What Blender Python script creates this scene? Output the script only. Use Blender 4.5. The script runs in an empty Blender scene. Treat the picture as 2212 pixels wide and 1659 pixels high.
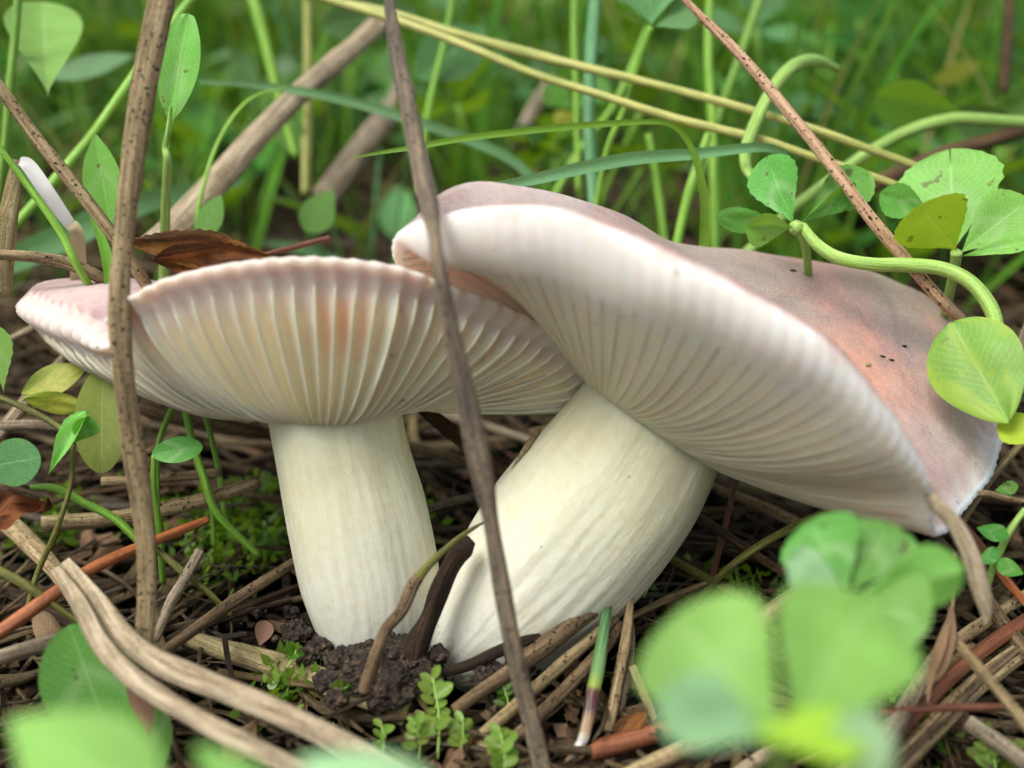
import bpy, math, random
import numpy as np
from mathutils import Vector, noise as mn
random.seed(7); rng = np.random.default_rng(7)
SC = bpy.context.scene
SC.unit_settings.system = 'METRIC'
SC.unit_settings.scale_length = 0.01          # one unit is one centimetre
COL = SC.collection
R = math.radians
# ------------------------------------------------------------------ camera
PITCH, CAMH, FPX = 22.0, 8.4, 2372.0
FWD = np.array([0, math.cos(R(PITCH)), -math.sin(R(PITCH))])
UP = np.array([0, math.sin(R(PITCH)), math.cos(R(PITCH))])
EYE = np.array([0, 0, CAMH])
cam = bpy.data.cameras.new('camera'); co = bpy.data.objects.new('camera', cam); COL.objects.link(co)
co.location = EYE; co.rotation_euler = (R(90 - PITCH), 0, 0)
cam.sensor_width = 90.0; cam.lens = 90.0 * FPX / 2212.0
cam.clip_start = 0.3; cam.clip_end = 20000
cam.dof.use_dof = True; cam.dof.focus_distance = 13.7
cam.dof.aperture_fstop = cam.lens * 1e-3 / (2 * 0.14)      # entrance pupil radius 0.14 cm, as a phone's lens
SC.camera = co
# ------------------------------------------------------------------ light
w = bpy.data.worlds.new('World'); SC.world = w; w.use_nodes = True
nt = w.node_tree; nt.nodes.clear()
wo = nt.nodes.new('ShaderNodeOutputWorld'); bg = nt.nodes.new('ShaderNodeBackground'); sk = nt.nodes.new('ShaderNodeTexSky')
SUN_EL, SUN_AZ = 60.0, 232.0     # azimuth clockwise from +Y (straight ahead)
sk.sky_type = 'NISHITA'; sk.sun_disc = False; sk.sun_elevation = R(SUN_EL); sk.sun_rotation = R(SUN_AZ)
sk.air_density = 1.0; sk.dust_density = 5.0; sk.ozone_density = 0.6
hs = nt.nodes.new('ShaderNodeHueSaturation'); hs.inputs['Saturation'].default_value = 0.35      # thin overcast: a whiter sky
nt.links.new(sk.outputs[0], hs.inputs['Color']); nt.links.new(hs.outputs[0], bg.inputs[0]); nt.links.new(bg.outputs[0], wo.inputs[0]); bg.inputs[1].default_value = 0.10
sl = bpy.data.lights.new('sun', 'SUN'); so = bpy.data.objects.new('sun', sl); COL.objects.link(so)
sl.energy = 1.4; sl.angle = R(28); sl.color = (1.0, 0.96, 0.88)
sd = Vector((math.sin(R(SUN_AZ)) * math.cos(R(SUN_EL)), math.cos(R(SUN_AZ)) * math.cos(R(SUN_EL)), math.sin(R(SUN_EL))))
so.rotation_euler = sd.to_track_quat('Z', 'Y').to_euler(); so.location = (0, 0, 60)
SC.view_settings.view_transform = 'Standard'; SC.view_settings.look = 'None'
SC.view_settings.gamma = 1.0; SC.view_settings.use_curve_mapping = False
SC.view_settings.exposure = 0.8
SC.render.engine = 'CYCLES'
SC.cycles.use_denoising = True
SC.cycles.max_bounces = 10; SC.cycles.transmission_bounces = 8; SC.cycles.diffuse_bounces = 5

# ------------------------------------------------------------------ helpers
def P(x, y, d):
    """photo position (2212 wide) and depth in cm -> place; d <= 0 means 'height -d above the ground'"""
    v = FWD + np.array([1, 0, 0]) * ((x - 1106) / FPX) + UP * (-(y - 829.5) / FPX)
    if d <= 0:
        k = (-d - CAMH) / v[2] if v[2] < -1e-3 else 400
        return EYE + v * k
    return EYE + v * d
def depth_of(p): return float(np.dot(p - EYE, FWD))
def hexc(h):
    h = h.lstrip('#'); o = []
    for i in (0, 2, 4):
        c = int(h[i:i+2], 16) / 255
        o.append(c / 12.92 if c < .04045 else ((c + .055) / 1.055) ** 2.4)
    return (*o, 1)
def tag(o, label=None, cat=None, group=None, kind=None):
    if label: o['label'] = label
    if cat: o['category'] = cat
    if group: o['group'] = group
    if kind: o['kind'] = kind
    return o
ORG = {}
def thing(name, label, cat, loc, group=None):
    o = bpy.data.objects.new(name, None); COL.objects.link(o); o.location = loc; o.empty_display_size = .5
    ORG[o.name] = np.array(loc, float)
    return tag(o, label, cat, group)
def mesh_obj(name, V, F, mat, parent=None, uv=None, smooth=True, origin=None):
    V = np.asarray(V, float)
    if parent is not None: org = ORG[parent.name]
    else: org = np.array(origin if origin is not None else V[0], float)
    me = bpy.data.meshes.new(name)
    me.from_pydata((V - org).tolist(), [], F if isinstance(F, list) else F.tolist())
    if uv is not None:
        ul = me.uv_layers.new(name='UVMap')
        li = np.empty(len(me.loops), dtype=np.int32); me.loops.foreach_get('vertex_index', li)
        ul.data.foreach_set('uv', np.asarray(uv, np.float32)[li].ravel())
    if smooth: me.polygons.foreach_set('use_smooth', [True] * len(me.polygons))
    for m in (mat if isinstance(mat, (list, tuple)) else [mat]): me.materials.append(m)
    me.update()
    o = bpy.data.objects.new(name, me); COL.objects.link(o)
    if parent is not None:
        o.parent = parent; o.location = (0, 0, 0)
    else: o.location = org
    ORG[o.name] = org
    return o
def grid_faces(nr, nc, wrap):
    F = []
    for i in range(nr - 1):
        for j in range(nc if wrap else nc - 1):
            k = (j + 1) % nc
            F.append((i * nc + j, i * nc + k, (i + 1) * nc + k, (i + 1) * nc + j))
    return F
def cr(C, n, closed=False):
    """Catmull-Rom through the rows of C, n samples per span"""
    C = np.asarray(C, float); m = len(C); out = []
    spans = m if closed else m - 1
    for i in range(spans):
        if closed: a, b, c, d = C[(i - 1) % m], C[i], C[(i + 1) % m], C[(i + 2) % m]
        else: a, b, c, d = C[max(i - 1, 0)], C[i], C[i + 1], C[min(i + 2, m - 1)]
        for t in np.arange(n) / n:
            out.append(.5 * (2 * b + (c - a) * t + (2 * a - 5 * b + 4 * c - d) * t * t + (3 * b - a - 3 * c + d) * t ** 3))
    if not closed: out.append(C[-1])
    return np.array(out)
def unit(v): return v / (np.linalg.norm(v) + 1e-12)
def tube_data(pts, rad, n=10, flat=1.0, ridge=0.0, kr=3, ref=None, wob=0.0, roll=0.0):
    """tapered tube; flat < 1 squashes it into a strip; returns V, F, uv with uv in cm"""
    pts = np.asarray(pts); m = len(pts); V = []; UV = []; L = 0
    if ref is None: ref = EYE - pts[m // 2]
    ref = unit(np.asarray(ref, float))
    sd_ = random.random() * 50
    prev = None
    for i in range(m):
        T = unit(pts[min(i + 1, m - 1)] - pts[max(i - 1, 0)])
        s = np.cross(T, ref)
        if np.linalg.norm(s) < .1 and prev is not None: s = prev
        s = unit(s)
        if prev is not None and np.dot(s, prev) < 0: s = -s
        prev = s; nn = np.cross(s, T)
        if roll:
            a = roll * i / m; s, nn = s * math.cos(a) + nn * math.sin(a), nn * math.cos(a) - s * math.sin(a)
        if i: L += np.linalg.norm(pts[i] - pts[i - 1])
        r = rad[i]
        if wob: r *= 1 + wob * mn.noise(Vector((L * 1.3 + sd_, sd_, 0)))
        for j in range(n):
            a = 2 * math.pi * j / n
            q = r * (1 + ridge * math.cos(kr * a + .6))
            V.append(pts[i] + s * q * math.cos(a) + nn * q * flat * math.sin(a))
            UV.append((j / n * 2 * math.pi * max(r, .02), L))
    F = grid_faces(m, n, True)
    F.append(tuple(range(n - 1, -1, -1))); F.append(tuple((m - 1) * n + j for j in range(n)))
    return np.array(V), F, UV
def tube(name, pts, rad, mat, parent=None, **k):
    V, F, uv = tube_data(pts, rad, **k)
    return mesh_obj(name, V, F, mat, parent, uv, origin=None if parent is not None else pts[0])
def path(pts, n=7):
    """[(x, y, depth, width in px)] -> smooth places and radii"""
    C = []
    for x, y, d, wd in pts:
        p = P(x, y, d); C.append([*p, wd / 2 / FPX * depth_of(p)])
    S = cr(C, n); return S[:, :3], np.maximum(S[:, 3], .004)

# ------------------------------------------------------------------ materials
class NB:
    def __init__(s, name):
        s.m = bpy.data.materials.new(name); s.m.use_nodes = True; s.t = s.m.node_tree; s.t.nodes.clear()
        s.out = s.n('OutputMaterial')
    def n(s, kind, **k):
        x = s.t.nodes.new('ShaderNode' + kind)
        for a, b in k.items(): setattr(x, a, b)
        return x
    def l(s, a, b): s.t.links.new(a, b)
    def uv(s, sx=1, sy=1, obj=False):
        tc = s.n('TexCoord'); mp = s.n('Mapping'); mp.inputs['Scale'].default_value = (sx, sy, 1 if not obj else sx)
        s.l(tc.outputs['Object' if obj else 'UV'], mp.inputs[0]); return mp.outputs[0]
    def noise(s, vec, scale, detail=3, rough=.55, dist=0):
        x = s.n('TexNoise'); x.inputs['Scale'].default_value = scale; x.inputs['Detail'].default_value = detail
        x.inputs['Roughness'].default_value = rough; x.inputs['Distortion'].default_value = dist
        s.l(vec, x.inputs['Vector']); return x.outputs['Fac']
    def ramp(s, fac, stops):
        x = s.n('ValToRGB'); e = x.color_ramp.elements
        while len(e) < len(stops): e.new(.5)
        for i, (p, c) in enumerate(stops):
            e[i].position = p; e[i].color = c if isinstance(c, tuple) else (c, c, c, 1)
        s.l(fac, x.inputs[0]); return x.outputs[0]
    def mix(s, f, a, b, mode='MIX'):
        x = s.n('Mix', data_type='RGBA', blend_type=mode)
        for v, i in ((f, 0), (a, 6), (b, 7)):
            if hasattr(v, 'links') or hasattr(v, 'is_linked'): s.l(v, x.inputs[i])
            else: x.inputs[i].default_value = v
        return x.outputs[2]
    def math(s, op, a, b=0.0, c=None, clamp=False):
        x = s.n('Math', operation=op); x.use_clamp = clamp
        for i, v in enumerate((a, b) if c is None else (a, b, c)):
            if hasattr(v, 'is_linked'): s.l(v, x.inputs[i])
            else: x.inputs[i].default_value = v
        return x.outputs[0]
    def bump(s, h, st, dist):
        x = s.n('Bump'); x.inputs['Strength'].default_value = st; x.inputs['Distance'].default_value = dist
        s.l(h, x.inputs['Height']); return x.outputs[0]
    def rand(s):
        return s.n('ObjectInfo').outputs['Random']
    def surf(s, col, rough=.6, spec=.4, nrm=None, sss=0, sssr=(1, .5, .25), ssss=.1, trans=0, tcol=None):
        p = s.n('BsdfPrincipled'); p.inputs['Specular IOR Level'].default_value = spec
        for key, v in (('Base Color', col), ('Roughness', rough)):
            if hasattr(v, 'is_linked'): s.l(v, p.inputs[key])
            else: p.inputs[key].default_value = v
        if nrm is not None: s.l(nrm, p.inputs['Normal'])
        if sss:
            p.inputs['Subsurface Weight'].default_value = sss; p.inputs['Subsurface Radius'].default_value = sssr
            p.inputs['Subsurface Scale'].default_value = ssss
        o = p.outputs[0]
        if trans:
            tr = s.n('BsdfTranslucent'); mx = s.n('MixShader'); mx.inputs[0].default_value = trans
            v = tcol if tcol is not None else col
            if hasattr(v, 'is_linked'): s.l(v, tr.inputs[0])
            else: tr.inputs[0].default_value = v
            s.l(o, mx.inputs[1]); s.l(tr.outputs[0], mx.inputs[2]); o = mx.outputs[0]
        s.l(o, s.out.inputs[0]); return s.m
def stalk_mat(name, light, mid, dark, speck=.5, sscale=9, bump=.5, rough=.7, sheen=.25, var=.35, blotch=.5):
    b = NB(name); uvs = b.uv(26, 1.3); uvd = b.uv(1, 1)
    st = b.noise(uvs, 1.0, 5, .68); wide = b.noise(b.uv(7, .35), 1.0, 2, .5)
    col = b.ramp(b.math('MULTIPLY_ADD', st, .6, b.math('MULTIPLY', wide, .4)), [(.36, hexc(dark)), (.5, hexc(mid)), (.62, hexc(light))])
    bl = b.noise(uvd, 1.6, 5, .7, .3)
    col = b.mix(b.math('MULTIPLY', b.ramp(bl, [(.45, 0.0), (.66, 1.0)]), blotch), col, hexc(dark))
    gr = b.noise(b.uv(30, 22), 1.0, 3, .7)
    col = b.mix(b.math('MULTIPLY', b.ramp(gr, [(.5, 0.0), (.7, 1.0)]), .35), col, hexc(light))
    if speck:
        sp = b.noise(b.uv(sscale * 2.0, sscale * 1.7), 1.0, 2, .5); zone = b.noise(uvd, .9, 2)
        f = b.math('MULTIPLY', b.ramp(sp, [(.60, 0.0), (.635, min(1, speck * 1.2))]), b.ramp(zone, [(.38, 0.25), (.55, 1.0)]))
        col = b.mix(f, col, hexc('#17120e'))
    r = b.rand(); hv = b.n('HueSaturation')
    b.l(b.math('MULTIPLY_ADD', r, var, 1 - var / 2), hv.inputs['Value']); b.l(col, hv.inputs['Color'])
    h = b.math('ADD', st, b.math('MULTIPLY', gr, .6))
    return b.surf(hv.outputs[0], rough, sheen, b.bump(h, bump * 1.3, .035))
def leaf_mat(name, base, vein, under=None, veins=15, vs=.22, chev=0, spots=None, spotc='#5a3a1c', trans=.38, rough=.48, blotch=None, tcol=None, bs=1.0, dkf=.72, bigs=.9):
    b = NB(name); tc = b.n('TexCoord'); sx = b.n('SeparateXYZ'); b.l(tc.outputs['UV'], sx.inputs[0])
    u, t = sx.outputs[0], sx.outputs[1]                      # u -1..1 across, t 0..1 along
    au = b.math('ABSOLUTE', u)
    wob = b.noise(tc.outputs['UV'], 3.0, 2)
    ph = b.math('ADD', b.math('MULTIPLY', b.math('SUBTRACT', t, b.math('MULTIPLY', au, .32)), veins * 6.283), b.math('MULTIPLY', wob, 3.0))
    vn = b.math('POWER', b.math('MULTIPLY_ADD', b.math('SINE', ph), .5, .5), 7.0)
    mid = b.ramp(au, [(0.0, 1.0), (.05, 0.0)])
    vv = b.math('MAXIMUM', b.math('MULTIPLY', vn, vs), b.math('MULTIPLY', mid, .6))
    big = b.noise(b.uv(1, 1, True), bigs * bs, 3)
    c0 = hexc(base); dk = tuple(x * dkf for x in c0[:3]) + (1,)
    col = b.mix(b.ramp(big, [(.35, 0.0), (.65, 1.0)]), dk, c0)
    fine = b.noise(b.uv(1, 1, True), 30 * bs, 3)
    col = b.mix(b.math('MULTIPLY', b.ramp(fine, [(.4, 0.0), (.7, 1.0)]), .25), col, hexc(vein))
    col = b.mix(vv, col, hexc(vein))
    if chev:
        q = b.math('ABSOLUTE', b.math('SUBTRACT', b.math('ADD', t, b.math('MULTIPLY', au, .35)), .62))
        col = b.mix(b.math('MULTIPLY', b.ramp(q, [(0.02, 1.0), (.13, 0.0)]), chev), col, hexc('#b8d3a0'))
    if blotch:
        bn = b.noise(tc.outputs['UV'], 2.2, 4, .6, .5)
        col = b.mix(b.ramp(bn, [(.48, 0.0), (.6, 1.0)]), col, hexc(blotch))
    if spots:
        s1 = b.noise(b.uv(1, 1, True), spots, 2)
        col = b.mix(b.ramp(s1, [(.66, 0.0), (.7, .9)]), col, hexc(spotc))
    r = b.rand(); hv = b.n('HueSaturation'); b.l(b.math('MULTIPLY_ADD', r, .4, .75), hv.inputs['Value']); b.l(col, hv.inputs['Color'])
    b.l(b.math('MULTIPLY_ADD', r, .03, .485), hv.inputs['Hue'])
    spec_ = .15 if 'background' in name else .3
    tcl = b.mix(.75, hv.outputs[0], hexc(tcol or '#a8d41a'), 'MIX')
    return b.surf(hv.outputs[0], rough, spec_, b.bump(b.math('ADD', vv, b.math('MULTIPLY', fine, .5)), .18, .015), trans=trans, tcol=tcl)

M = {}
M['tan'] = stalk_mat('dry_tan_stalk', '#c6b48c', '#988460', '#54442e', .9)
M['grey'] = stalk_mat('weathered_grey_stalk', '#b8ab92', '#8b7d68', '#463c30', .9)
M['brown'] = stalk_mat('brown_needle', '#7a6246', '#54412c', '#241a10', .5)
M['red'] = stalk_mat('rusty_needle', '#9a6040', '#7b482c', '#4a2a1a', .2, rough=.45, sheen=.5)
M['orange'] = stalk_mat('orange_needle', '#b87446', '#99572f', '#5f3318', .3, rough=.4, sheen=.5)
M['straw'] = stalk_mat('pale_straw', '#d0c49a', '#aa9a6e', '#6b5a3a', .35, sscale=14, bump=.9)
M['palest'] = stalk_mat('bleached_straw', '#e2d6ba', '#b8a688', '#5f4f3a', .25, bump=1.0)
M['white'] = stalk_mat('white_bleached_blade', '#f4f2ea', '#e2e0d8', '#b8b4a8', .1, bump=.6)
M['peach'] = stalk_mat('peach_tan_stalk', '#e2c6a6', '#c9a584', '#8a6547', 1.0, sscale=10, blotch=.25)
M['dark'] = stalk_mat('dark_rotten_wood', '#5a4634', '#33261b', '#130d09', .5, bump=1.0)
M['bark'] = stalk_mat('brown_bark', '#a58f70', '#786349', '#32281c', .8, bump=1.0)
M['gold'] = stalk_mat('golden_green_culm', '#d9d596', '#bcc06c', '#84924a', .0, bump=.3, rough=.45)
M['green'] = stalk_mat('green_stalk', '#9cc957', '#7fb03e', '#568a2b', .0, bump=.3, rough=.42, sheen=.4, blotch=.3)
M['lime'] = stalk_mat('lime_petiole', '#b4d27c', '#93ba58', '#6b9440', .0, bump=.5, rough=.42, sheen=.4, blotch=.2)
M['purple'] = stalk_mat('purple_brown_needle_part', '#7a4a50', '#54303a', '#2a181e', .1, rough=.4)
M['twotone'] = stalk_mat('two_tone_flat_stalk', '#b8a27c', '#877a69', '#464242', .6, bump=.7, blotch=.6)
M['olive'] = stalk_mat('olive_stem', '#8e8f4e', '#6b6c34', '#3c3d1c', .3, bump=.4, rough=.5)
M['bluegreen'] = stalk_mat('blue_green_blade', '#8bb98a', '#6ba070', '#437a4c', .0, bump=.5, rough=.45)
M['grass'] = leaf_mat('grass_blade', '#74b03c', '#9ac65c', veins=0, vs=0, trans=.3)
M['grassb'] = leaf_mat('blue_grass_blade', '#74ad78', '#9cc79a', veins=0, vs=0, trans=.25)
M['clover'] = leaf_mat('clover_leaf', '#60ab46', '#96cc7c', chev=.25, trans=.22, spots=6, spotc='#4f5a2a')
M['spotclover'] = leaf_mat('spotted_clover_leaf', '#82bd52', '#b4d67e', trans=.25, spots=2.6, spotc='#7d5a2c', blotch='#9cc04c')
M['whiteleaf'] = leaf_mat('white_papery_blade', '#efefec', '#cfcfc8', veins=0, vs=0, trans=.15, tcol='#f0f0e0')
M['strawleaf'] = leaf_mat('straw_papery_blade', '#ddd0ac', '#b8a67c', veins=0, vs=0, trans=.15, tcol='#d0c090')
M['cloverL'] = leaf_mat('bright_clover_leaf', '#82c652', '#b2dc88', chev=.2, trans=.28, spots=5, spotc='#6a6a34')
M['nearleaf'] = leaf_mat('sunny_clover_leaf', '#8ccb5c', '#b8e094', vs=.1, dkf=.55, bigs=.8, trans=.25, tcol='#b4e040')
M['nearleafb'] = leaf_mat('pale_clover_leaf', '#a6d79c', '#c6e8bd', vs=.1, trans=.22, tcol='#b4e080')
M['yellowleaf'] = leaf_mat('yellow_green_leaflet', '#c0ee3c', '#dcf486', trans=.42, tcol='#c8f028', spots=5)
M['mossleaf'] = leaf_mat('moss_leaf', '#8bb04c', '#c6da80', veins=0, vs=0, trans=.5, rough=.25)
M['mossdark'] = leaf_mat('dark_moss_leaf', '#4f7a28', '#93b552', veins=0, vs=0, trans=.5, rough=.3)
M['dockleaf'] = leaf_mat('plain_green_leaf', '#62a244', '#93c673', veins=5, vs=.2, trans=.4)
M['spotleaf'] = leaf_mat('spotted_sick_leaf', '#96ad50', '#b6c773', veins=6, vs=.15, spots=2.2, spotc='#7a3a32', trans=.3)
M['yelleaf'] = leaf_mat('yellowing_leaf', '#c0bf4c', '#d3d27c', veins=6, vs=.2, blotch='#8f9e3c', trans=.3, spots=3, spotc='#4c3a28')
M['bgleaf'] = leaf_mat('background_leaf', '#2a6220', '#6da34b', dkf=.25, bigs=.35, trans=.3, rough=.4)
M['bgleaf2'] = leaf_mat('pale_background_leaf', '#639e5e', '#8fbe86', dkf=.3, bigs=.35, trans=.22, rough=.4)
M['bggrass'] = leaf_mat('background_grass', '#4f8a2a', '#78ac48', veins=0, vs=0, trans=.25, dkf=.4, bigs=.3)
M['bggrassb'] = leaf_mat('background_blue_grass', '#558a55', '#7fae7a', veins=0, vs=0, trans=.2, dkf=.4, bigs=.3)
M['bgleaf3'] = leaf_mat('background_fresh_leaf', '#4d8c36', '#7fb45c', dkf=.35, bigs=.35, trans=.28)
M['deadleaf'] = leaf_mat('dead_brown_leaf', '#a06a36', '#4a2c16', veins=22, vs=.6, trans=.2, tcol='#a0501c', blotch='#4a2c18', rough=.8)
M['rustleaf'] = leaf_mat('ragged_rust_leaf', '#9a6a34', '#5a3a1c', veins=26, vs=.5, trans=.1, tcol='#a86a2c', blotch='#3e2c1c', rough=.95, dkf=.35, bigs=2.5)
M['deadleaf2'] = leaf_mat('dry_tan_leaf', '#93765a', '#55402e', veins=9, vs=.4, trans=.12, tcol='#a0703c', rough=.7)

def mush_cap_mat(name, left):
    b = NB(name); tc = b.n('TexCoord'); sx = b.n('SeparateXYZ'); b.l(tc.outputs['UV'], sx.inputs[0])
    v = sx.outputs[1]                    # 0 stem, 1 lip, 1.15 rim, 2 centre of the top
    ov = b.uv(1, 1, True)
    n1 = b.noise(ov, .55, 4, .55, .8); n2 = b.noise(ov, 1.6, 4, .6, .6); fine = b.noise(ov, 45, 3, .7)
    vv = b.math('ADD', v, b.math('MULTIPLY', b.math('SUBTRACT', n2, .5), .16))
    under = b.mix(b.ramp(v, [(.0, 0.0), (.75, 1.0)]), hexc('#e8dfb2'), hexc('#f2e8c8'))
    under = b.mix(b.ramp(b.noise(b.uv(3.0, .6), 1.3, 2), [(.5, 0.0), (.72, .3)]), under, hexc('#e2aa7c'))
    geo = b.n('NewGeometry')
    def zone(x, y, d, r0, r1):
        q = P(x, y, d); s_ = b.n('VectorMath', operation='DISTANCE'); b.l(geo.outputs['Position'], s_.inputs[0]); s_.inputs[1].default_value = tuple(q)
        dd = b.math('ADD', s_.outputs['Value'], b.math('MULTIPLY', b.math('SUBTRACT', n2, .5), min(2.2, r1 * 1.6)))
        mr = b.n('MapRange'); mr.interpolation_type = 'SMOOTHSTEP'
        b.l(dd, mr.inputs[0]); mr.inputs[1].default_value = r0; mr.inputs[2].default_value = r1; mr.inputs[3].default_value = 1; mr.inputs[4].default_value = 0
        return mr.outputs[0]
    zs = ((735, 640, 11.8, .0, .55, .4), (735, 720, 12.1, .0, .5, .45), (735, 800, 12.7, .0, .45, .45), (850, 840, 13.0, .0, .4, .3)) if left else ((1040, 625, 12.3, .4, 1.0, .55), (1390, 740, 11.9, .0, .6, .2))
    for zx, zy, zd, za, zb, zq in zs: under = b.mix(b.math('MULTIPLY', zone(zx, zy, zd, za, zb), zq), under, hexc('#efb084'))  # peach glow of light through the cap, painted into the underside colour
    margin = hexc('#d6cac2') if left else hexc('#eceae6')  # whitish margin; right one whitened further to paint in its lit highlight
    if left:
        top = b.mix(b.ramp(n1, [(.35, 0.0), (.62, 1.0)]), hexc('#b58f94'), hexc('#cdb5b2'))
    else:
        top = b.mix(b.ramp(n1, [(.38, 0.0), (.6, 1.0)]), hexc('#bd827a'), hexc('#9f8f8a'))
        st = b.noise(b.uv(.35, 5), 1.3, 4, .6, .9)
        top = b.mix(b.ramp(st, [(.46, 0.0), (.66, .75)]), top, hexc('#7a6268'))
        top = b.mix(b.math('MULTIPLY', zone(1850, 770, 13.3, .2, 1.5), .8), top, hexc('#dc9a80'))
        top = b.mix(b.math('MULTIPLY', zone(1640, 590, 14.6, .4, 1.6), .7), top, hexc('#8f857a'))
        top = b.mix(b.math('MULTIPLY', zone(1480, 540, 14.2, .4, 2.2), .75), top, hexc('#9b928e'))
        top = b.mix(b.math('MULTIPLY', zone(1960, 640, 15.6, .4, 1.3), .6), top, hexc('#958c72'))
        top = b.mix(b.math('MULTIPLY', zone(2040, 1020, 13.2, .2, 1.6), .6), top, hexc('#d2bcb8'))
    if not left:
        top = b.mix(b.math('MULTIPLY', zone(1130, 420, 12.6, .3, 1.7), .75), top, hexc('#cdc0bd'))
    mot = b.noise(ov, 7, 5, .7)
    top = b.mix(b.math('MULTIPLY', b.ramp(mot, [(.42, 0.0), (.62, 1.0)]), .3), top, hexc('#a08a84') if left else hexc('#8e746f'))
    top = b.mix(b.math('MULTIPLY', b.ramp(fine, [(.45, 0.0), (.65, 1.0)]), .4), top, hexc('#e4d6c8'))
    col = b.mix(b.ramp(b.math('MULTIPLY', vv, .5), [(.42, 0.0), (.5, 1.0)] if left else [(.43, 0.0), (.53, 1.0)]), under, margin)
    hi = (.575, .635) if left else (.555, .60)
    col = b.mix(b.ramp(b.math('MULTIPLY', vv, .5), [(hi[0], 0.0), (hi[1], 1.0)]), col, top)
    dirt = b.noise(ov, 5, 3, .6)
    col = b.mix(b.math('MULTIPLY', b.ramp(dirt, [(.7, 0.0), (.75, .6)]), 1.0), col, hexc('#5d4a3c'))
    nrm = b.bump(b.math('ADD', fine, b.math('MULTIPLY', mot, 2.0)), .4, .02)
    return b.surf(col, .55, .35, nrm, sss=.9, sssr=(1, .65, .4), ssss=.3)
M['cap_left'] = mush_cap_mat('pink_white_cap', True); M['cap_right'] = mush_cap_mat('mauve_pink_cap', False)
def gill_mat():
    b = NB('cream_gill'); n = b.noise(b.uv(1, 1, True), 1.2, 3)
    col = b.mix(n, hexc('#ece2bc'), hexc('#f2ead0'))
    return b.surf(col, .5, .3, None, sss=.35, sssr=(1, .7, .45), ssss=.1, trans=.12)
M['gill'] = gill_mat()
def stem_mat():
    b = NB('cream_stem'); tc = b.n('TexCoord'); sx = b.n('SeparateXYZ'); b.l(tc.outputs['UV'], sx.inputs[0])
    h = sx.outputs[1]                    # 0 base, 1 top
    str_ = b.noise(b.uv(34, 12), 1.0, 4, .6, 1.2); big = b.noise(b.uv(1, 1, True), .8, 3)
    fib = b.noise(b.uv(120, 8), 1.0, 3, .6)
    col = b.ramp(h, [(.0, hexc('#e2e6e2')), (.25, hexc('#e2e3d6')), (.6, hexc('#dddec4')), (1.0, hexc('#d2d1ac'))])
    col = b.mix(b.math('MULTIPLY', b.ramp(big, [(.45, 0.0), (.75, 1.0)]), .35), col, hexc('#cfc38c'))
    col = b.mix(b.math('MULTIPLY', b.ramp(str_, [(.52, 0.0), (.7, 1.0)]), .06), col, hexc('#cdbf93'))
    sp = b.noise(b.uv(1, 1, True), 11, 1)
    col = b.mix(b.ramp(sp, [(.8, 0.0), (.82, .7)]), col, hexc('#3c2c1e'))
    mt = b.noise(b.uv(1, 1, True), 9, 5, .65)
    col = b.mix(b.math('MULTIPLY', b.ramp(mt, [(.45, 0.0), (.65, 1.0)]), .22), col, hexc('#c3bb8e'))
    splash = b.math('MULTIPLY', b.ramp(b.noise(b.uv(1, 1, True), 16, 4, .7), [(.5, 0.0), (.58, 1.0)]), b.ramp(h, [(.04, 1.0), (.22, 0.0)]))
    col = b.mix(b.math('MULTIPLY', splash, .7), col, hexc('#5b4936'))
    hh = b.math('ADD', b.math('ADD', str_, b.math('MULTIPLY', fib, .35)), b.math('MULTIPLY', mt, .8))
    return b.surf(col, .48, .35, b.bump(hh, .32, .035), sss=.5, sssr=(1, .7, .4), ssss=.3)
M['stem'] = stem_mat()
def soil_mat():
    b = NB('dark_humus'); ov = b.uv(1, 1, True)
    a = b.noise(ov, 3, 6, .7); c = b.noise(ov, 22, 4, .7)
    col = b.ramp(a, [(.3, hexc('#080705')), (.55, hexc('#14110d')), (.75, hexc('#2c231a'))])
    col = b.mix(b.ramp(c, [(.55, 0.0), (.75, .5)]), col, hexc('#3e3226'))
    big = b.noise(ov, .25, 3)
    col = b.mix(b.ramp(big, [(.45, 0.0), (.65, .5)]), col, hexc('#1d2a14'))
    return b.surf(col, 1.0, .06, b.bump(b.math('ADD', a, c), 1.0, .12))
M['soil'] = soil_mat()
def clod_mat():
    b = NB('damp_soil_clod'); ov = b.uv(1, 1, True)
    a = b.noise(ov, 6, 6, .75); c = b.n('TexVoronoi'); c.inputs['Scale'].default_value = 16; b.l(ov, c.inputs['Vector'])
    col = b.ramp(a, [(.35, hexc('#15100b')), (.52, hexc('#43362a')), (.68, hexc('#857259'))])
    return b.surf(col, .6, .5, b.bump(b.math('ADD', a, c.outputs['Distance']), 1.0, .1))
M['clod'] = clod_mat()

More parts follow.
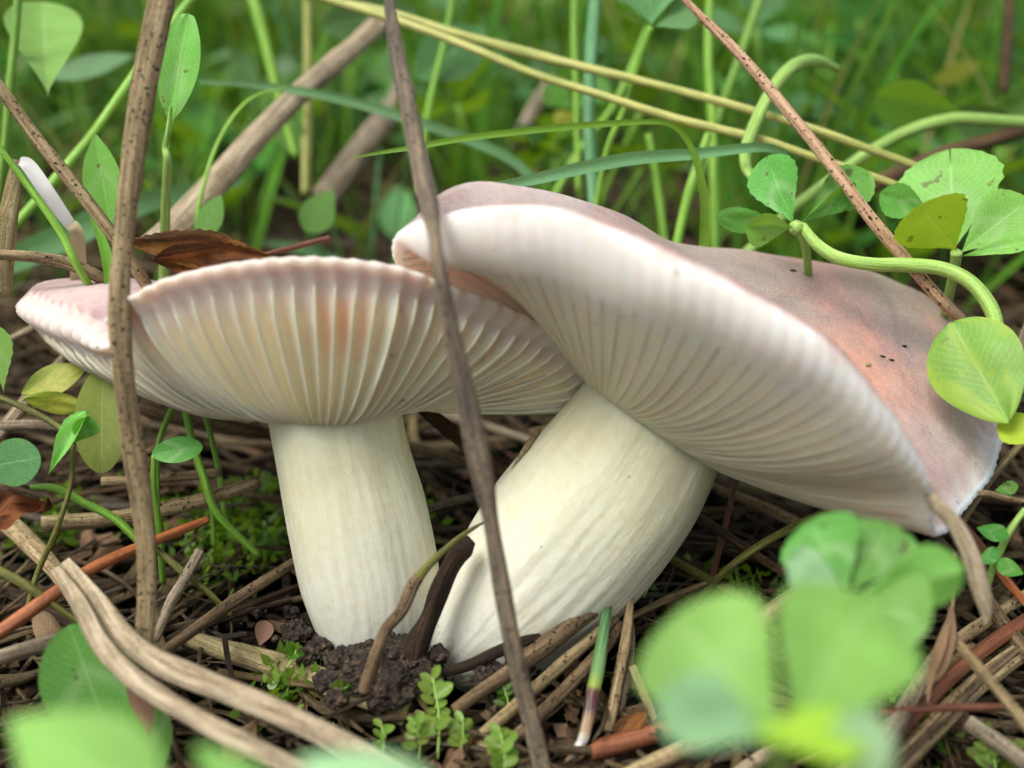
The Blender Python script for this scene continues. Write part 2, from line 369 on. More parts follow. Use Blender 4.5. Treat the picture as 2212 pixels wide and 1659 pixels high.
# ------------------------------------------------------------------ ground
def hg(x, y):
    n = .55 * mn.noise(Vector((x * .13, y * .13, 3.1))) + .22 * mn.noise(Vector((x * .45, y * .45, 8.3)))
    near = math.exp(-((x + 1) ** 2 + (y - 12) ** 2) / 30)
    far = max(0, y - 30) * .012
    return n * (1 - .8 * near) + far - .12
ax = np.concatenate([-np.geomspace(6000, 26, 16), np.linspace(-24, 24, 130), np.geomspace(26, 6000, 16)])
ay = np.concatenate([-np.geomspace(3000, 3, 10), np.linspace(1, 50, 130), np.geomspace(52, 9000, 26)])
V = []
for yy in ay:
    for xx in ax:
        z = hg(xx, yy) if abs(xx) < 300 and -60 < yy < 300 else -.12 + min(270, max(0, yy - 30)) * .012
        if abs(xx) < 26 and 0 < yy < 51:
            z -= .45 * (1 - math.exp(-((xx + 1.3) ** 2 / 2.2 + (yy - 12.2) ** 2 / 1.2)))
            z += .16 * mn.noise(Vector((xx * 2.1, yy * 2.1, 0))) + .1 * mn.noise(Vector((xx * 5, yy * 5, 4)))
        V.append((xx, yy, z))
tag(mesh_obj('ground', V, grid_faces(len(ay), len(ax), False), M['soil'], origin=(0, 0, 0)), 'dark humus soil under the litter', None, None, 'structure')

# ------------------------------------------------------------------ mushrooms
def mushroom(label, name, rim, att_c, att_r, e1, e2, T, toff, stem, ngill, mat, gdepth, group):
    base = stem[0][0]
    t_ = thing(name, label, 'mushroom', base, group)
    # rim rows: x y d phi bulge drop [mid x y d]
    rows = []
    for r_ in rim:
        x, y, d, phi, bl, dr = r_[:6]
        Rm = P(x, y, d); A = att_c + att_r * (math.cos(R(phi)) * e1 + math.sin(R(phi)) * e2)
        Mt = P(*r_[6:9]) if len(r_) > 6 else (Rm + T) / 2 + np.array([0, 0, toff])
        rows.append([*Rm, *A, bl, dr, *Mt])
    L = cr(rows, 40, True)
    seg = np.linalg.norm(np.roll(L[:, :3], -1, 0) - L[:, :3], axis=1); s = np.concatenate([[0], np.cumsum(seg)])
    tot = s[-1]; NS = ngill * 8
    Lx = np.vstack([L, L[:1]])
    def samp(f):
        f = (f % 1.0) * tot; return np.array([np.interp(f, s, Lx[:, k]) for k in range(L.shape[1])])
    cen = att_c
    def section(f, wave=0.0):
        q = samp(f); Rm, A, bl, dr, Mt = q[:3], q[3:6], q[6], q[7], q[8:11]
        inw = unit((T - Rm))
        Lip = Rm + np.array([0, 0, -dr]) + unit(cen - Rm) * dr * .22
        Q = A * .45 + Lip * .55 + np.array([0, 0, -1.0]) * bl
        return Rm, A, Lip, Q, Mt, inw
    def under(f, t):
        Rm, A, Lip, Q, Mt, inw = section(f)
        return (1 - t) ** 2 * A + 2 * t * (1 - t) * Q + t * t * Lip
    fd, fe = (.86, 2) if 'left' in label else (.08, .8)
    def gh(t, f=.3):
        k_ = 1.0 if 'left' in label else max(.12, min(1, (.40 - f) / .12)) if f < .7 else .6
        k_ *= 1 + .5 * mn.noise(Vector((round(f * ngill) * 1.7, 2.2, att_c[0])))
        return k_ * gdepth * min(1, (t + .12) * 3.2) * (.5 + .5 * t) * (1 - max(0, (t - fd) / (1 - fd)) ** fe)
    NU, NT = 26, 24; rk = 1.0 if 'left' in label else .25
    Vc, UVc = [], []
    lips = np.array([section(j / NS)[2] for j in range(NS)]); dAs = np.roll(lips, -1, 0) - np.roll(lips, 1, 0)
    for j in range(NS):
        f = j / NS; Rm, A, Lip, Q, Mt, inw = section(f)
        ridge = rk * math.cos(2 * math.pi * ngill * f)
        colv = []
        for i in range(NU):
            t = i / (NU - 1) * .98
            x_ = abs(((f * ngill + .5) % 1) - .5) * 2
            dp = 2 * (1 - t) * (Q - A) + 2 * t * (Lip - Q); n_ = unit(np.cross(dp, dAs[j])); n_ = n_ if np.dot(n_, np.array([0, 0, -1.0]) + .5 * unit(Lip - T)) > 0 else -n_
            colv.append(((1 - t) ** 2 * A + 2 * t * (1 - t) * Q + t * t * Lip + n_ * gh(t, f) * ((1 - x_) ** 2 - .15), t))
        out = unit(Lip - (A + T) / 2 * .999); outr = unit(Rm - T)
        th = .09
        base_n = mn.noise(Vector((f * 40, 1.3, att_c[0]))) * .05
        up_ = np.array([0, 0, 1.0])
        for k, (a, vv) in enumerate(((0.15, 1.0), (.35, 1.03), (.6, 1.07), (.85, 1.11), (1.0, 1.15))):
            p = Lip * (1 - a) + Rm * a + out * (th * math.sin(a * math.pi) + .03 + (.024 * ridge * (1 + 6 * base_n) + base_n) * math.sin(a * math.pi * .8 + .3))
            colv.append((p, vv))
        Rt = Rm + inw * .1 + up_ * .06
        for i in range(1, NT + 1):
            t = i / NT
            # quadratic through rim, Mt at .5, T
            p = Rt * (2 * (t - .5) * (t - 1)) + Mt * (-4 * t * (t - 1)) + T * (2 * t * (t - .5))
            e = (1 - t) ** 6
            p = p + up_ * (.05 * e + .02 * ridge * max(0, 1 - t * 5))
            nz = mn.noise(Vector(p * .9)) * .07 * min(1, t * 3) * min(1, (1 - t) * 4)
            colv.append((p + up_ * nz, 1.18 + .82 * t))
        for p, v in colv: Vc.append(p); UVc.append((f * tot, v))
    nr = len(colv); Vc = np.array(Vc); UVc = np.array(UVc)
    F = []
    for j in range(NS):
        k = (j + 1) % NS
        for i in range(nr - 1): F.append((j * nr + i, j * nr + i + 1, k * nr + i + 1, k * nr + i))
    # the seam's texture jump falls on the hidden back
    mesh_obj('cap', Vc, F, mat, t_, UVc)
    # gills, one mesh each
    for g in range(ngill):
        f = g / ngill
        pts = []; nt_ = 16
        short = (g % 3 == 1)
        t0 = .03
        for i in range(nt_):
            t = t0 + (1.0 - t0) * i / (nt_ - 1)
            p = under(f, t); dp = under(f, min(t + .02, 1)) - under(f, max(t - .02, 0)); ds = under(f + .003, t) - under(f - .003, t)
            n = unit(np.cross(dp, ds))
            if np.dot(n, np.array([0, 0, -1.0]) + .6 * unit(EYE - p) * 0 + unit(p - T) * .5) < 0: n = -n
            s_ = unit(np.cross(n, dp))
            h = gh(t, f) * 1.2 + .002 + .012 * mn.noise(Vector((g * 3.1, t * 4, 1))) * (1 if 'left' in label else .4)
            tw = .016 + .01 * t
            lean = .015 * math.sin(g * 5.1 + t * 3)
            pts.append([p - n * .03 - s_ * tw, p + n * h * .55 - s_ * tw * .55, p + n * h + s_ * lean, p + n * h * .55 + s_ * tw * .55, p - n * .03 + s_ * tw])
        V = np.array(pts).reshape(-1, 3)
        mesh_obj('gill', V, grid_faces(nt_, 5, False), M['gill'], t_)
    # stem rows: (centre, radius, squash)
    C = np.array([[*c, r_, q] for c, r_, q in stem]); S = cr(C, 22)
    ns, V, UV, prev = 220, [], [], None; wr = .008 if 'left' in label else .01
    m = len(S)
    for i in range(m):
        T_ = unit(S[min(i + 1, m - 1), :3] - S[max(i - 1, 0), :3]); sde = unit(np.cross(T_, unit(EYE - S[i, :3]))); fr = np.cross(sde, T_)
        hfr = i / (m - 1)
        for j in range(ns):
            a = 2 * math.pi * j / ns
            w1 = mn.noise(Vector((math.cos(a) * 2.0, math.sin(a) * 2.0, hfr * 1.6 + att_c[0])))
            w2 = mn.noise(Vector((math.cos(a) * 9.0, math.sin(a) * 9.0, hfr * 5 + att_c[0] + .6 * w1)))
            w3 = mn.noise(Vector((math.cos(a) * 17.0, math.sin(a) * 17.0, hfr * 9 + 3)))
            r_ = S[i, 3] * (1 + .035 * w1 + .016 * w2 * (1.5 - hfr) + wr * w3 * (1.4 - hfr))
            V.append(S[i, :3] - sde * r_ * math.cos(a) + fr * r_ * S[i, 4] * math.sin(a))
            UV.append((abs(j / ns * 2 - 1), hfr))
    F = grid_faces(m, ns, True); F.append(tuple(range(ns - 1, -1, -1)))
    mesh_obj('stem', V, F, M['stem'], t_, UV)
    return t_
# left mushroom
att = P(724, 872, 13.35)
e1 = np.array([1.0, 0, 0]); e2 = np.array([0, -1.0, 0.1])
rimL = [ # x y d phi bulge drop
 (50, 650, 14.3, 182, .62, .24, 230, 606, 14.9), (92, 680, 13.6, 174, .62, .24, 250, 622, 14.2), (168, 708, 13.1, 167, .62, .24, 300, 640, 13.9), (232, 742, 12.7, 160, .62, .14),
 (262, 722, 12.35, 153, .62, .12), (256, 672, 12.0, 146, .7, .14), (300, 634, 11.8, 138, .75, .16), (400, 592, 11.6, 124, .75, .2),
 (550, 565, 11.5, 105, .7, .2), (700, 559, 11.5, 90, .6, .2), (850, 576, 11.6, 72, .55, .2), (950, 612, 11.9, 58, .45, .18),
 (1080, 660, 12.3, 42, .3, .2), (1190, 722, 12.8, 28, .2, .14), (1252, 795, 13.3, 14, .12, .1), (1272, 855, 14.0, 0, .1, .1),
 (1190, 790, 15.4, -25, .1, .1), (920, 720, 16.6, -65, .2, .1), (560, 668, 16.8, -108, .25, .1), (260, 630, 16.3, -142, .35, .1, 420, 620, 15.6), (105, 624, 15.3, -165, .5, .1, 300, 604, 15.2)]
ptop = P(724, 690, 14.0)
stemL = []
for y, x0, x1, d, q in ((1440, 735, 905, 14.05, .95), (1400, 712, 925, 14.0, .95), (1340, 682, 944, 13.95, .95), (1250, 651, 949, 13.85, .95), (1120, 623, 925, 13.7, .95),
                        (1000, 601, 889, 13.55, .95), (900, 583, 868, 13.4, .95), (850, 575, 872, 13.35, .95), (820, 590, 860, 13.35, .95)):
    c = P((x0 + x1) / 2, y, d); stemL.append((c, (x1 - x0) / 2 / FPX * d, q))
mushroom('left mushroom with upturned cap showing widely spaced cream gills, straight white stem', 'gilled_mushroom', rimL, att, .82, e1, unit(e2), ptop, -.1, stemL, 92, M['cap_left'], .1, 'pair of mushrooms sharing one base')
# right mushroom
attc = P(1400, 915, 13.5)
ax_ = unit(P(1430, 870, 13.6) - P(1180, 1230, 13.8))
f1 = unit(P(1560, 965, 13.5) - P(1238, 872, 13.5)); f1 = unit(f1 - ax_ * np.dot(f1, ax_)); f2 = unit(np.cross(f1, ax_))
if np.dot(f2, EYE - attc) < 0: f2 = -f2
rimR = [
 (866, 545, 12.6, 180, -.9, .16, 1165, 408, 12.9), (872, 500, 12.1, 176, -1.1, .2, 1150, 425, 12.6), (930, 476, 11.4, 170, -.9, .46), (1045, 450, 10.9, 162, -.1, .55),
 (1190, 452, 10.6, 150, .25, .62), (1320, 500, 10.4, 136, .3, .62), (1470, 568, 10.3, 120, .4, .58), (1640, 652, 10.3, 104, .45, .54),
 (1800, 755, 10.4, 88, .45, .5), (1925, 893, 10.7, 68, .4, .44), (1990, 1018, 11.2, 48, .25, .25), (2006, 1130, 11.8, 28, .15, .14),
 (2066, 1085, 12.9, 8, .1, .1, 1850, 870, 12.9), (2138, 985, 13.8, -14, .1, .1, 1880, 800, 13.6), (2150, 850, 14.8, -36, .1, .1, 1890, 730, 14.3), (2066, 688, 15.9, -58, .1, .1, 1850, 640, 15.0),
 (1905, 622, 16.7, -80, .1, .1, 1790, 578, 15.4), (1650, 620, 16.9, -105, .1, .1, 1640, 550, 15.4), (1400, 640, 16.5, -132, 0, .1, 1450, 518, 14.9), (1190, 670, 15.6, -152, -.1, .1, 1290, 450, 14.2),
 (1010, 645, 14.3, -166, -.2, .1, 1185, 410, 13.5), (900, 596, 13.3, -174, -.3, .1, 1165, 403, 13.1)]
stemR = []
for x, y, hw, d in ((965, 1450, 60, 13.9), (1000, 1415, 95, 13.9), (1065, 1352, 140, 13.85), (1155, 1250, 178, 13.8), (1240, 1150, 192, 13.75), (1330, 1040, 188, 13.65), (1400, 930, 172, 13.55), (1440, 870, 165, 13.5), (1465, 830, 150, 13.5)):
    stemR.append((P(x, y, d), hw / FPX * d, .95))
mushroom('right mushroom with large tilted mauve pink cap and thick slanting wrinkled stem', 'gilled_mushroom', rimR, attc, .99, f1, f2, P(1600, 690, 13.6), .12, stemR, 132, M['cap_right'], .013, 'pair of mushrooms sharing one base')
#@@DETAILS
# ------------------------------------------------------------------ builders for the small things
def stalk(name, label, cat, mat, pts, n=10, flat=1.0, ridge=0.0, kr=3, parent=None, ns=7, wob=.12, group=None, roll=0.0):
    p, r = path(pts, ns)
    o = tube(name, p, r, M[mat], parent, n=n, flat=flat, ridge=ridge, kr=kr, wob=wob, roll=roll)
    if parent is None: tag(o, label, cat, group)
    return o
def blade_data(p, r, fold=.35, roll=0.0, nx=4, ref=None):
    m = len(p); V, UV = [], []; prev = None
    ref = unit(EYE - p[m // 2]) if ref is None else ref
    for i in range(m):
        T = unit(p[min(i + 1, m - 1)] - p[max(i - 1, 0)]); s = np.cross(T, ref)
        s = unit(s) if np.linalg.norm(s) > .08 or prev is None else prev
        if prev is not None and np.dot(s, prev) < 0: s = -s
        prev = s; nn = np.cross(s, T); a = roll + roll * .3 * i / m
        s2 = s * math.cos(a) + nn * math.sin(a); n2 = nn * math.cos(a) - s * math.sin(a)
        for j in range(nx + 1):
            u = j / nx * 2 - 1
            V.append(p[i] + s2 * u * r[i] + n2 * abs(u) * r[i] * fold); UV.append((u, i / (m - 1)))
    return np.array(V), grid_faces(m, nx + 1, False), UV
def blade(name, label, cat, mat, pts, fold=.35, roll=0.0, parent=None, group=None):
    p, r = path(pts); V, F, uv = blade_data(p, r, fold, roll)
    o = mesh_obj(name, V, F, M[mat], parent, uv, origin=None if parent is not None else p[0])
    if parent is None: tag(o, label, cat, group)
    return o
def prof(kind, t):
    if kind == 'clover': return math.sin(math.pi * min(1, t) ** 1.85) ** .66 if t < 1 else 0
    if kind == 'round': return math.sin(math.pi * t ** 1.1) ** .5
    if kind == 'ovate': return math.sin(math.pi * t ** .8) ** .85 * (1 - .25 * t)
    if kind == 'orb': return math.sin(math.pi * t ** 1.35) ** .52
    if kind == 'lance': return math.sin(math.pi * t ** .9) ** .9
    if kind == 'spat': return .16 + .84 * max(0, math.sin(math.pi * max(0, (t - .25) / .75) ** 1.1)) ** .7 if t < .985 else .02
    return math.sin(math.pi * t)
def leaf_data(b, a, side, nrm, wd, kind='clover', notch=.12, fold=0.0, curl=0.0, cup=0.0, serr=0.0, nt_=16, nx=8, wav=0.0, fold2=None):
    """b base, a vector to the tip, side unit, nrm unit, wd half width; fold in degrees lifts each half about the midrib"""
    L = np.linalg.norm(a); V, UV = [], []; sd_ = random.random() * 90
    for i in range(nt_ + 1):
        t = i / nt_; tt = .5 - .5 * math.cos(math.pi * t)
        for j in range(nx + 1):
            u = j / nx * 2 - 1; w_ = wd * max(prof(kind, min(tt, .9995)), .012)
            te = tt
            if kind in ('clover',): te = tt * (1 - notch * (1 - abs(u)) ** 1.5 * tt ** 3) + .03 * abs(u) * (1 - tt)
            sr = 1 + (serr * ((i % 2) * 2 - 1) if abs(u) > .99 else 0)
            fa = R(fold if (u < 0 or fold2 is None) else fold2) * (1 if kind != 'x' else 1)
            lat = abs(u) * w_ * sr
            h = lat * math.sin(fa) + (.012 * L * math.cos((te - abs(u) * .32) * 15 * 6.283) * abs(u) if nt_ > 30 else 0) + curl * L * te * te + cup * (u * u) * w_ + wav * L * mn.noise(Vector((u * 1.5 + sd_, te * 3, sd_)))
            V.append(b + a * te + side * math.copysign(lat * math.cos(fa), u) + nrm * h); UV.append((u, tt))
    return np.array(V), grid_faces(nt_ + 1, nx + 1, False), UV
def leaf(name, mat, base, tip, wpx, roll=0.0, parent=None, label=None, cat=None, group=None, **k):
    """leaf from pixel base (x,y,d) to pixel tip; wpx full width in px as if seen flat; roll degrees about its axis away from facing the lens"""
    b, t = P(*base), P(*tip); a = t - b; ref = unit(EYE - (b + t) / 2)
    s = unit(np.cross(unit(a), ref)); n = unit(np.cross(s, unit(a)))
    c, q = math.cos(R(roll)), math.sin(R(roll)); s, n = s * c + n * q, n * c - s * q
    V, F, uv = leaf_data(b, a, s, n, wpx / 2 / FPX * depth_of((b + t) / 2), **k)
    o = mesh_obj(name, V, F, M[mat], parent, uv, origin=None if parent is not None else b)
    if parent is None: tag(o, label, cat, group)
    elif label: o['label'] = label
    return o
def plant(name, label, cat, base, parts, group=None):
    """parts: ('S', name, mat, pts, kw) stalk, ('L', name, mat, base, tip, w, roll, kw), ('B', ...) blade"""
    t_ = thing(name, label, cat, P(*base), group)
    for p in parts:
        if p[0] == 'S': stalk(p[1], None, None, p[2], p[3], parent=t_, **(p[4] if len(p) > 4 else {}))
        elif p[0] == 'B': blade(p[1], None, None, p[2], p[3], parent=t_, **(p[4] if len(p) > 4 else {}))
        else: leaf(p[1], p[2], p[3], p[4], p[5], p[6], parent=t_, **(p[7] if len(p) > 7 else {}))
    return t_
CL = dict(kind='clover', serr=.03, nt_=26, nx=10, wav=.035)

# ------------------------------------------------------------------ big stalks
stalk('dead_stalk', 'thick grey brown speckled stalk leaning upright across the left end of the left cap', 'stalk', 'tan',
      [(362, -60, 12.4, 52), (345, 20, 12.3, 52), (312, 180, 12.1, 50), (288, 340, 12, 46), (268, 500, 11.9, 42), (258, 640, 11.8, 42), (265, 790, 11.8, 44), (286, 950, 11.9, 44),
       (308, 1100, 12, 42), (318, 1250, 12, 38), (308, 1400, 12, 40), (272, 1540, 12, 42), (240, 1680, 11.9, 44)], n=16, ridge=.1, kr=2, flat=.7, ns=10)
stalk('dead_stalk', 'long brown flattened stalk crossing in front of both mushrooms from top to bottom', 'stalk', 'twotone',
      [(838, -60, 11.9, 20), (846, 40, 11.8, 26), (872, 180, 11.6, 38), (900, 310, 11.4, 44), (925, 430, 11.0, 44), (938, 500, 10.8, 26), (948, 570, 10.7, 28), (968, 680, 10.8, 40),
       (995, 800, 10.9, 46), (1022, 920, 11, 48), (1046, 1040, 11.1, 46), (1062, 1130, 11.2, 34), (1084, 1260, 11.3, 38), (1110, 1400, 11.4, 38), (1142, 1530, 11.6, 40), (1180, 1690, 11.7, 40)], n=14, flat=.55, ridge=.08, ns=10, wob=.2)
st = stalk('dry_stalk', 'thin peach tan stalk with black specks slanting down to the right cap', 'stalk', 'peach',
      [(1440, -60, 14.5, 14), (1480, 0, 14.5, 16), (1600, 120, 14.4, 22), (1710, 250, 14.3, 26), (1790, 350, 14.2, 26), (1880, 470, 14.1, 26), (1960, 565, 14.1, 26), (2030, 645, 14.1, 26), (2075, 690, 14.3, 24)], n=14, ns=10, wob=.15)
HP, HR = path([(1760, 314, 14.25, 26), (1790, 350, 14.2, 26), (1880, 470, 14.1, 26), (1960, 565, 14.1, 26), (2030, 645, 14.1, 26)], 30)
hv_, hf_, hu_ = [], [], []
for q in range(420):
    i_ = random.randrange(1, len(HP) - 1); T_ = unit(HP[i_ + 1] - HP[i_ - 1]); a_ = random.uniform(0, 6.28); e_ = unit(np.cross(T_, [0, 1, 0])); g_ = np.cross(T_, e_)
    o_ = e_ * math.cos(a_) + g_ * math.sin(a_); p_ = HP[i_] + o_ * HR[i_] * .9; t_ = p_ + unit(o_ + T_ * random.gauss(0, .5)) * random.uniform(.02, .05); k_ = len(hv_)
    hv_ += [p_ + T_ * .0025, p_ - T_ * .0025, p_ + e_ * .003, t_]; hf_ += [(k_, k_ + 1, k_ + 3), (k_ + 1, k_ + 2, k_ + 3), (k_ + 2, k_, k_ + 3)]; hu_ += [(0, 0)] * 4
hair = mesh_obj('hair', hv_, hf_, M['straw'], st, hu_); hair['kind'] = 'stuff'
stalk('dry_stalk', 'tan stalk with black dots sloping from the left edge behind the thick stalk', 'stalk', 'tan',
      [(-60, 110, 13.3, 26), (0, 190, 13.3, 27), (80, 300, 13.3, 28), (165, 405, 13.3, 28), (245, 510, 13.4, 28), (300, 590, 13.6, 28), (330, 640, 14, 26)], n=12)
stalk('dry_stalk', 'arched pale topped stalk curving over the left lobe of the left cap', 'stalk', 'tan',
      [(-60, 552, 14, 22), (0, 550, 14, 24), (70, 554, 14, 26), (140, 566, 14.2, 28), (200, 590, 14.4, 28), (245, 620, 14.7, 24), (290, 655, 15.2, 22)], n=12, ridge=.1)
stalk('dry_stalk', 'thick blurred pale brown stalk rising diagonally behind the brown dead leaf', 'stalk', 'palest',
      [(330, 540, 16.5, 70), (400, 470, 17, 66), (480, 380, 17.6, 58), (560, 290, 18.4, 52), (660, 190, 19.4, 46), (760, 105, 20.5, 44), (840, 30, 21.5, 40)], n=12, flat=.6)
stalk('dry_stalk', 'far blurred grey stalk behind the brown flattened stalk near the top', 'stalk', 'grey',
      [(700, 430, 22, 60), (760, 350, 23, 60), (830, 260, 25, 54), (880, 190, 27, 50)], n=8, flat=.6)
stalk('dry_stalk', 'blurred grey sliver of straw standing in the dark litter behind the mushrooms', 'stalk', 'grey',
      [(1110, 320, 26, 26), (1150, 240, 27, 30), (1195, 170, 28, 26)], n=8, flat=.6)
stalk('grass_culm', 'long golden green culm running from the top left down to the right, lower of two', 'grass stem', 'gold',
      [(620, -30, 18.4, 16), (720, 2, 18.1, 18), (850, 42, 17.8, 18), (1000, 96, 17.4, 18), (1150, 158, 17, 18), (1300, 206, 16.7, 18), (1460, 256, 16.4, 18), (1640, 300, 16.1, 18), (1760, 340, 16, 16), (1920, 394, 16, 16), (2010, 430, 16, 14)], n=10)
stalk('grass_culm', 'long green culm running just above and beside the golden green one', 'grass stem', 'gold',
      [(560, -20, 19, 12), (800, 16, 18.6, 14), (1000, 76, 18, 18), (1130, 112, 17.6, 22), (1280, 150, 17.2, 20), (1420, 184, 17, 18), (1600, 232, 16.7, 18), (1760, 280, 16.5, 18), (1860, 316, 16.5, 18), (1960, 352, 16.5, 16), (2080, 400, 16.5, 12)], n=10)
blade('grass_shoot', 'fine lime grass blade with pointed tip bent over at its right end', 'grass blade', 'grass',
      [(765, 340, 14.3, 3), (830, 328, 14.3, 8), (900, 317, 14.2, 12), (1000, 299, 14.2, 14), (1150, 281, 14.3, 15), (1300, 268, 14.4, 14), (1400, 263, 14.5, 11), (1450, 270, 14.6, 10), (1485, 305, 14.7, 12), (1508, 360, 14.8, 16), (1522, 440, 15, 20), (1520, 540, 15.3, 22)], .3)
blade('grass_shoot', 'bluish green grass blade arching just above the crest of the right cap', 'grass blade', 'grassb',
      [(938, 441, 13.8, 3), (985, 428, 13.9, 12), (1060, 405, 14, 18), (1150, 388, 14.2, 24), (1260, 362, 14.4, 28), (1370, 342, 14.6, 28), (1500, 332, 14.8, 24), (1640, 318, 15, 20), (1700, 330, 15.2, 12)], .4)
plant('bleached_straw', 'white bleached dry blade folded over at a knee left of the thick stalk', 'dry blade', (180, 720, 15.7),
      [('B', 'upper_blade', 'whiteleaf', [(42, 350, 14.2, 16), (60, 358, 14.2, 32), (100, 415, 14.2, 34), (135, 465, 14.3, 30), (158, 496, 14.4, 24)], dict(fold=.25, roll=.3)),
       ('B', 'lower_blade', 'strawleaf', [(154, 484, 14.35, 24), (166, 505, 14.4, 30), (168, 560, 14.8, 34), (172, 640, 15.3, 32), (180, 720, 15.7, 30)], dict(fold=.5))])
stalk('straw_stub', 'broken upright straw stub at the left picture edge beside the white blade', 'straw', 'straw',
      [(34, 345, 14.2, 16), (26, 420, 14.2, 36), (14, 500, 14.2, 40), (4, 640, 14.4, 40)], n=10, flat=.5)
plant('dead_leaf', 'curled rust brown dead leaf with a thin stalk lying behind the left cap', 'leaf', (430, 600, 15),
      [('L', 'leaf_blade', 'rustleaf', (272, 522, 13.9), (596, 566, 14.3), 92, 30, dict(kind='lance', nt_=40, nx=12, wav=.07, fold=18, serr=.035)),
       ('L', 'leaf_flap', 'rustleaf', (330, 560, 13.7), (600, 562, 14.2), 96, -20, dict(kind='ovate', nt_=40, nx=12, wav=.1, fold=-20, serr=.04)),
       ('S', 'leaf_stalk', 'red', [(560, 552, 14.3, 8), (620, 538, 14.5, 12), (680, 522, 14.6, 12), (712, 515, 14.7, 14)])])
plant('spatulate_leaf', 'upright light green spoon shaped leaf on a long stalk behind the left mushroom', 'leaf', (356, 520, 14.8),
      [('S', 'leaf_stalk', 'lime', [(354, 620, 15.9, 22), (356, 530, 15.5, 22), (358, 440, 15.1, 20), (362, 350, 14.6, 18), (357, 320, 14.6, 14), (362, 280, 14.5, 8), (368, 230, 14.5, 4)]),
       ('L', 'leaf_blade', 'cloverL', (357, 330, 14.6), (404, 26, 14.3), 96, 18, dict(kind='spat', fold=14, wav=.02, curl=-.03, nt_=24))])
plant('lance_leaf', 'small pale green pointed leaf standing between the two left stalks', 'leaf', (240, 500, 14.6),
      [('L', 'leaf_blade', 'cloverL', (238, 482, 14.6), (206, 288, 14.4), 84, 12, dict(kind='lance', fold=12))])
blade('grass_shoot', 'green blade rising left of the thick stalk below the small pointed leaf', 'grass blade', 'grass', [(238, 640, 14.4, 20), (232, 560, 14.4, 24), (205, 480, 14.4, 14), (180, 430, 14.4, 3)], .3)
leaf('broad_leaf', 'nearleaf', (104, 210, 16), (92, 5, 18.5), 165, 0, label='blurred pale green heart shaped leaf with its point down at the top left', cat='leaf', kind='clover', fold=12, notch=0)
stalk('grass_stalk', 'upright green stem at the far left edge of the picture', 'grass stem', 'green', [(42, -50, 16.5, 16), (34, 60, 16.5, 18), (22, 180, 16.5, 18), (8, 330, 16.6, 16), (-10, 460, 16.8, 16)])
stalk('grass_stalk', 'long blurred green stem slanting behind the thick stalk to its upper right', 'grass stem', 'green',
      [(470, -60, 18, 16), (405, 8, 17.8, 18), (300, 150, 17.4, 20), (200, 290, 17, 20), (110, 400, 16.8, 22), (20, 500, 16.6, 22), (-60, 580, 16.6, 22)])
stalk('grass_stalk', 'thin green stem slanting down to the right past the white bleached blade', 'grass stem', 'green',
      [(-60, 240, 13.9, 10), (0, 320, 13.9, 12), (60, 400, 14, 16), (130, 500, 14.1, 18), (170, 580, 14.2, 18), (240, 690, 15, 14)])
blade('grass_shoot', 'wide blurred green blade lying low behind the left stalks', 'grass blade', 'grassb', [(-40, 590, 20, 50), (120, 520, 20, 60), (300, 440, 20, 50), (520, 390, 21, 20)], .2)
blade('grass_shoot', 'thin dim green blade running right from behind the spoon shaped leaf', 'grass blade', 'grassb', [(430, 176, 19, 8), (560, 184, 19, 14), (720, 210, 19, 20), (900, 262, 19, 22), (1080, 330, 19, 22), (1160, 395, 19, 20)], .3)
stalk('grass_stalk', 'thin arching green stem between the spoon leaf and the blurred pale stalk', 'grass stem', 'green', [(410, 560, 17, 9), (440, 400, 17, 9), (480, 290, 17.2, 8), (540, 215, 17.5, 7), (620, 190, 18, 4)])

# ------------------------------------------------------------------ upright stems in the background
for i, (lab, mt, pts) in enumerate([
    ('blurred pale green upright stem ending behind the crest of the right cap', 'bluegreen', [(1290, -60, 18, 24), (1278, 100, 18, 28), (1272, 260, 18, 28), (1284, 440, 18, 28), (1290, 560, 18, 28)]),
    ('thin green upright stem left of the pale green one', 'green', [(1242, -60, 20, 14), (1240, 60, 20, 16), (1244, 200, 20, 14), (1250, 420, 20, 14)]),
    ('upright green stem behind the two golden green culms', 'green', [(1535, -60, 20, 16), (1530, 120, 20, 20), (1540, 300, 20, 20), (1545, 560, 20, 22)]),
    ('upper right green stem slanting behind the peach stalk', 'green', [(1660, -60, 21, 20), (1610, 90, 21, 20), (1560, 230, 21, 18), (1500, 420, 21, 16)]),
    ('bright green stem slanting up left of the bent blade base', 'green', [(1455, 560, 17, 20), (1480, 450, 17, 22), (1500, 380, 17, 22), (1530, 290, 17.2, 18)]),
    ('yellowish upright stem in the green behind the blurred pale stalk', 'gold', [(662, -40, 22, 16), (665, 120, 22, 20), (664, 260, 22, 22), (660, 420, 22, 20)]),
    ('green stem pair member slanting at the top behind the left mushroom', 'green', [(530, -60, 21, 26), (570, 80, 21, 26), (600, 200, 21, 22), (640, 340, 21, 18)]),
    ('thin green upright stem right of the brown flattened stalk top', 'green', [(985, -40, 21, 12), (960, 90, 21, 14), (925, 240, 21, 14), (905, 420, 21, 14)]),
    ('slanting thin green stem crossing the dark litter behind the right cap', 'green', [(1400, 290, 20, 14), (1420, 400, 20, 16), (1440, 560, 20, 18)]),
    ('slender stem leaning right in the dark gap above the right cap crest', 'green', [(1180, 460, 21, 16), (1250, 330, 21, 16), (1330, 220, 21.5, 14), (1400, 60, 22, 14)]),
    ('dim brown stem standing in the far right corner greenery', 'brown', [(2180, -40, 24, 24), (2176, 80, 24, 22), (2168, 200, 24, 20)])]):
    stalk('grass_stalk' if mt != 'brown' else 'dry_stalk', lab, 'grass stem' if mt != 'brown' else 'stalk', mt, pts, n=8)

